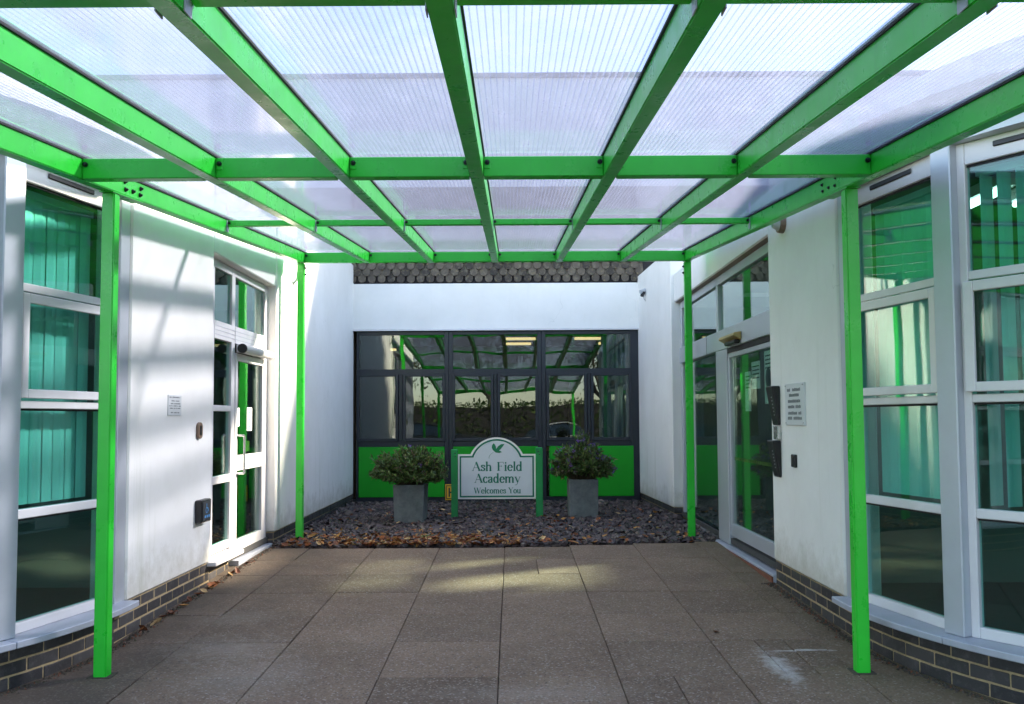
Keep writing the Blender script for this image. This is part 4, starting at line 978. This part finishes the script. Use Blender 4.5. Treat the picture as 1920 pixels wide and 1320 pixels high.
part('body', MB().box(XR_ - .022, XR_, 6.71, 6.80, 1.165, 1.262), MAT['black'], s, bevel=.006)
part('lamp', MB().box(XR_ - .0232, XR_ - .0222, 6.745, 6.765, 1.238, 1.246), MAT['brown'], s)
for z0, z1, lab in ((1.478, 1.790, 'upper black tapered holder at the edge of the right door'), (1.067, 1.357, 'lower black tapered holder at the edge of the right door')):
    s = thing('wall_holder', (XR_, 7.2, z0), lab, 'holder', 'black holders beside the entrance')
    a, c = 7.10, 7.28
    part('body', MB().hexa([(XR_ - .022, a, z0), (XR_, a, z0), (XR_, c - .03, z0), (XR_ - .022, c - .03, z0), (XR_ - .068, a, z1), (XR_, a, z1), (XR_, c, z1), (XR_ - .068, c, z1)]), MAT['black'], s, bevel=.008)
    dm = MB()
    for i in range(6):
        f = .25 + .09 * i; z = z0 + (z1 - z0) * f; xx2 = XR_ - .022 - .046 * f; dm.box(xx2 - .0025, xx2 + .001, 7.15, 7.162, z, z + .008)
    part('highlight_dots', dm, MAT['paper'], s, kind='stuff')  # white marks paint the dotted highlight onto the holder
solo('metal_bracket', MB().box(XR_ - .03, XR_, 7.09, 7.21, 1.365, 1.472), MAT['steel'], 'small grey metal box between the two black holders', 'bracket', bevel=.004)
# camera on the end wall, light under the canopy, cable on the left
xw = 2.04
s = thing('security_camera', (xw, 13.3, 2.85), 'small grey and black camera with a looped cable on the right end wall', 'camera')
yy = 13.35
part('mount', MB().tube((xw, yy, 3.5), (xw - .06, yy, 3.5), .05, .045, 12), MAT['silver'], s)
part('body', MB().tube((xw - .05, yy, 3.505), (xw - .17, yy - .06, 3.46), .046, .046, 12), MAT['silver'], s, smooth=False)
part('lens_hood', MB().tube((xw - .10, yy - .03, 3.455), (xw - .14, yy - .06, 3.37), .05, .035, 12), MAT['black'], s)
part('cable', MB().path([(xw - .08, yy, 3.42), (xw - .09, yy - .01, 3.33), (xw - .05, yy - .01, 3.27), (xw - .01, yy, 3.28), (xw, yy, 3.36)], .008, 6), MAT['steel'], s)
for o_ in list(s.children): o_.data.transform(Matrix.Translation(Vector((xw, yy, 3.45)) - LOC[s.name]) @ Matrix.Scale(.68, 4) @ Matrix.Translation(LOC[s.name] - Vector((xw, yy, 3.5))))
s = thing('wall_fitting', (2.125, 6.9, 2.98), 'brown round bulkhead light high on the right wall under the canopy', 'wall light')
part('base', MB().tube((2.125, 6.93, 3.06), (2.085, 6.93, 3.06), .085, .08, 18), MAT['brown'], s); part('lens', MB().tube((2.0845, 6.93, 3.06), (2.04, 6.93, 3.06), .065, .04, 18), MAT['plate'], s)
s = thing('wall_fitting', (-2.45, 10.1, 3.0), 'slim curved grey cable on the left end wall behind the rear post', 'wall light')  # curved cable on a back plate, gives no light
part('tube', MB().path([(-2.468, 10.02, 3.42), (-2.42, 10.02, 3.36), (-2.405, 10.02, 3.24), (-2.42, 10.02, 3.12), (-2.468, 10.02, 3.06)], .014, 8), MAT['steel'], s)
part('back_plate', MB().box(-2.4685, -2.46, 9.99, 10.05, 3.02, 3.46), MAT['plate'], s)

# ------------------------------------------------------------------ what stands behind the photographer (seen in the panes)
def tree(x, y, h, r, lab, n=2600, bare=.0):
    t = thing('tree', (x, y, -.13), lab, 'tree', 'trees around the car park')
    tr = MB(); tr.tube((x, y, -.13), (x + .1, y, h * .38), .20, .13, 9, cap=False); lf = MB()
    for i in range(11):
        a = i * 2.4; e = .35 + .6 * rng.random(); top_ = Vector((x + r * .8 * math.cos(a) * e, y + r * .8 * math.sin(a) * e, h * (.60 + .36 * rng.random())))
        b0 = Vector((x + .1, y, h * (.28 + .1 * rng.random()))); md = b0.lerp(top_, .5) + Vector((0, 0, .2)); tr.tube(b0, md, .07, .045, 6, cap=False); tr.tube(md, top_, .045, .015, 6, cap=False)
        for _ in range(3):
            q = top_ + Vector((rng.normal(0, .5), rng.normal(0, .5), rng.normal(.2, .4))); tr.tube(md.lerp(top_, .6), q, .02, .006, 5, cap=False)
        for _ in range(n // 11):
            v = Vector((rng.normal(), rng.normal(), rng.normal() * .8)); p = top_ + v * r * .24; s_ = .05 + .06 * rng.random(); d = Vector((rng.normal(), rng.normal(), rng.normal())).normalized(); e_ = d.orthogonal().normalized()
            lf.add([p - d * s_, p + e_ * s_ * .6, p + d * s_, p - e_ * s_ * .6], [(0, 1, 2, 3)], int(rng.random() < .35))
    part('trunk', tr, MAT['bark'], t); part('crown', lf, TREEL, t, kind='stuff')
tree(-7, -18, 7, 3.6, 'green tree mirrored in the left rear panes', 5200); tree(-1.5, -20, 8, 3.8, 'green tree mirrored in the middle rear panes', 5200); tree(4.5, -19, 7.5, 3.8, 'green tree mirrored in the right rear panes', 5200); tree(11, -17, 8, 3.8, 'green tree standing farthest right behind the parked cars', 4000)
tree(10.6, 11.3, 9.6, 2.0, 'sparse autumn tree beyond the right wing', 420)
hd = MB(); lf = MB(); hd.box(-16, 16, -14.9, -14.1, -.13, 2.1)
for _ in range(9000):
    p = Vector((-16.2 + 32.4 * rng.random(), -14.0 + rng.normal(0, .06), -.1 + 2.4 * rng.random())) if rng.random() < .7 else Vector((-16.2 + 32.4 * rng.random(), -15 + rng.random(), 2.2 + rng.normal(0, .10)))
    s_ = .05 + .05 * rng.random(); d = Vector((rng.normal(), rng.normal(), rng.normal())).normalized(); e_ = d.orthogonal().normalized()
    lf.add([p - d * s_, p + e_ * s_ * .6, p + d * s_, p - e_ * s_ * .6], [(0, 1, 2, 3)], int(rng.random() < .2))
t = thing('hedge', (0, -14.5, -.13), 'clipped dark hedge across the car park, mirrored low in the rear panes', 'hedge')
part('core', hd, MAT['tile_back'], t); part('foliage', lf, HEBE, t, kind='stuff')
def car(x, y, paint, lab):
    m = plain('car paint ' + lab[:8], paint, .25, metal=.3, var=.02); t = thing('parked_car', (x, y, -.13), lab, 'car', 'cars in the car park')
    z = -.13; side = [(-2.1, .30), (2.1, .30), (2.15, .62), (2.0, .82), (1.15, .92), (-1.75, .95), (-2.1, .85), (-2.15, .5)]
    part('body', MB().prism([(a, c) for a, c in side], lambda a, c: (x + a, y + .86, z + c), lambda a, c: (x + a, y - .86, z + c)), m, t, bevel=.05, seg=2)
    cab = [(-1.65, .94), (1.05, .92), (.45, 1.40), (-.1, 1.48), (-1.0, 1.45), (-1.5, 1.2)]
    part('window', MB().prism(cab, lambda a, c: (x + a, y + .78 - (c - .92) * .25, z + c), lambda a, c: (x + a, y - .78 + (c - .92) * .25, z + c)), MAT['glass_car'], t, bevel=.03)
    part('roof', MB().prism([(-1.05, 1.455), (.0, 1.485), (.40, 1.42), (.38, 1.45), (0, 1.52), (-1.05, 1.49)], lambda a, c: (x + a, y + .66, z + c), lambda a, c: (x + a, y - .66, z + c)), m, t)
    for wx in (-1.3, 1.32):
        for s_ in (-1, 1):
            w_ = part('wheel', MB().tube((x + wx, y + s_ * .68, z + .32), (x + wx, y + s_ * .88, z + .32), .32, n=20), MAT['tyre'], t)
            part('rim', MB().tube((x + wx, y + s_ * .881, z + .32), (x + wx, y + s_ * .89, z + .32), .20, n=16), MAT['steel'], w_)
    for s_ in (-1, 1): part('headlight', MB().box(x + 2.10, x + 2.16, y + s_ * .62 - .15, y + s_ * .62 + .15, z + .62, z + .76), MAT['plate'], t, bevel=.02)
car(-3.2, -9.5, (.03, .035, .045), 'dark parked car mirrored in the middle rear pane'); car(2.2, -9.2, (.42, .43, .45), 'silver parked car mirrored in the middle rear pane'); car(7.4, -9.8, (.55, .55, .56), 'pale parked car right of the silver one')
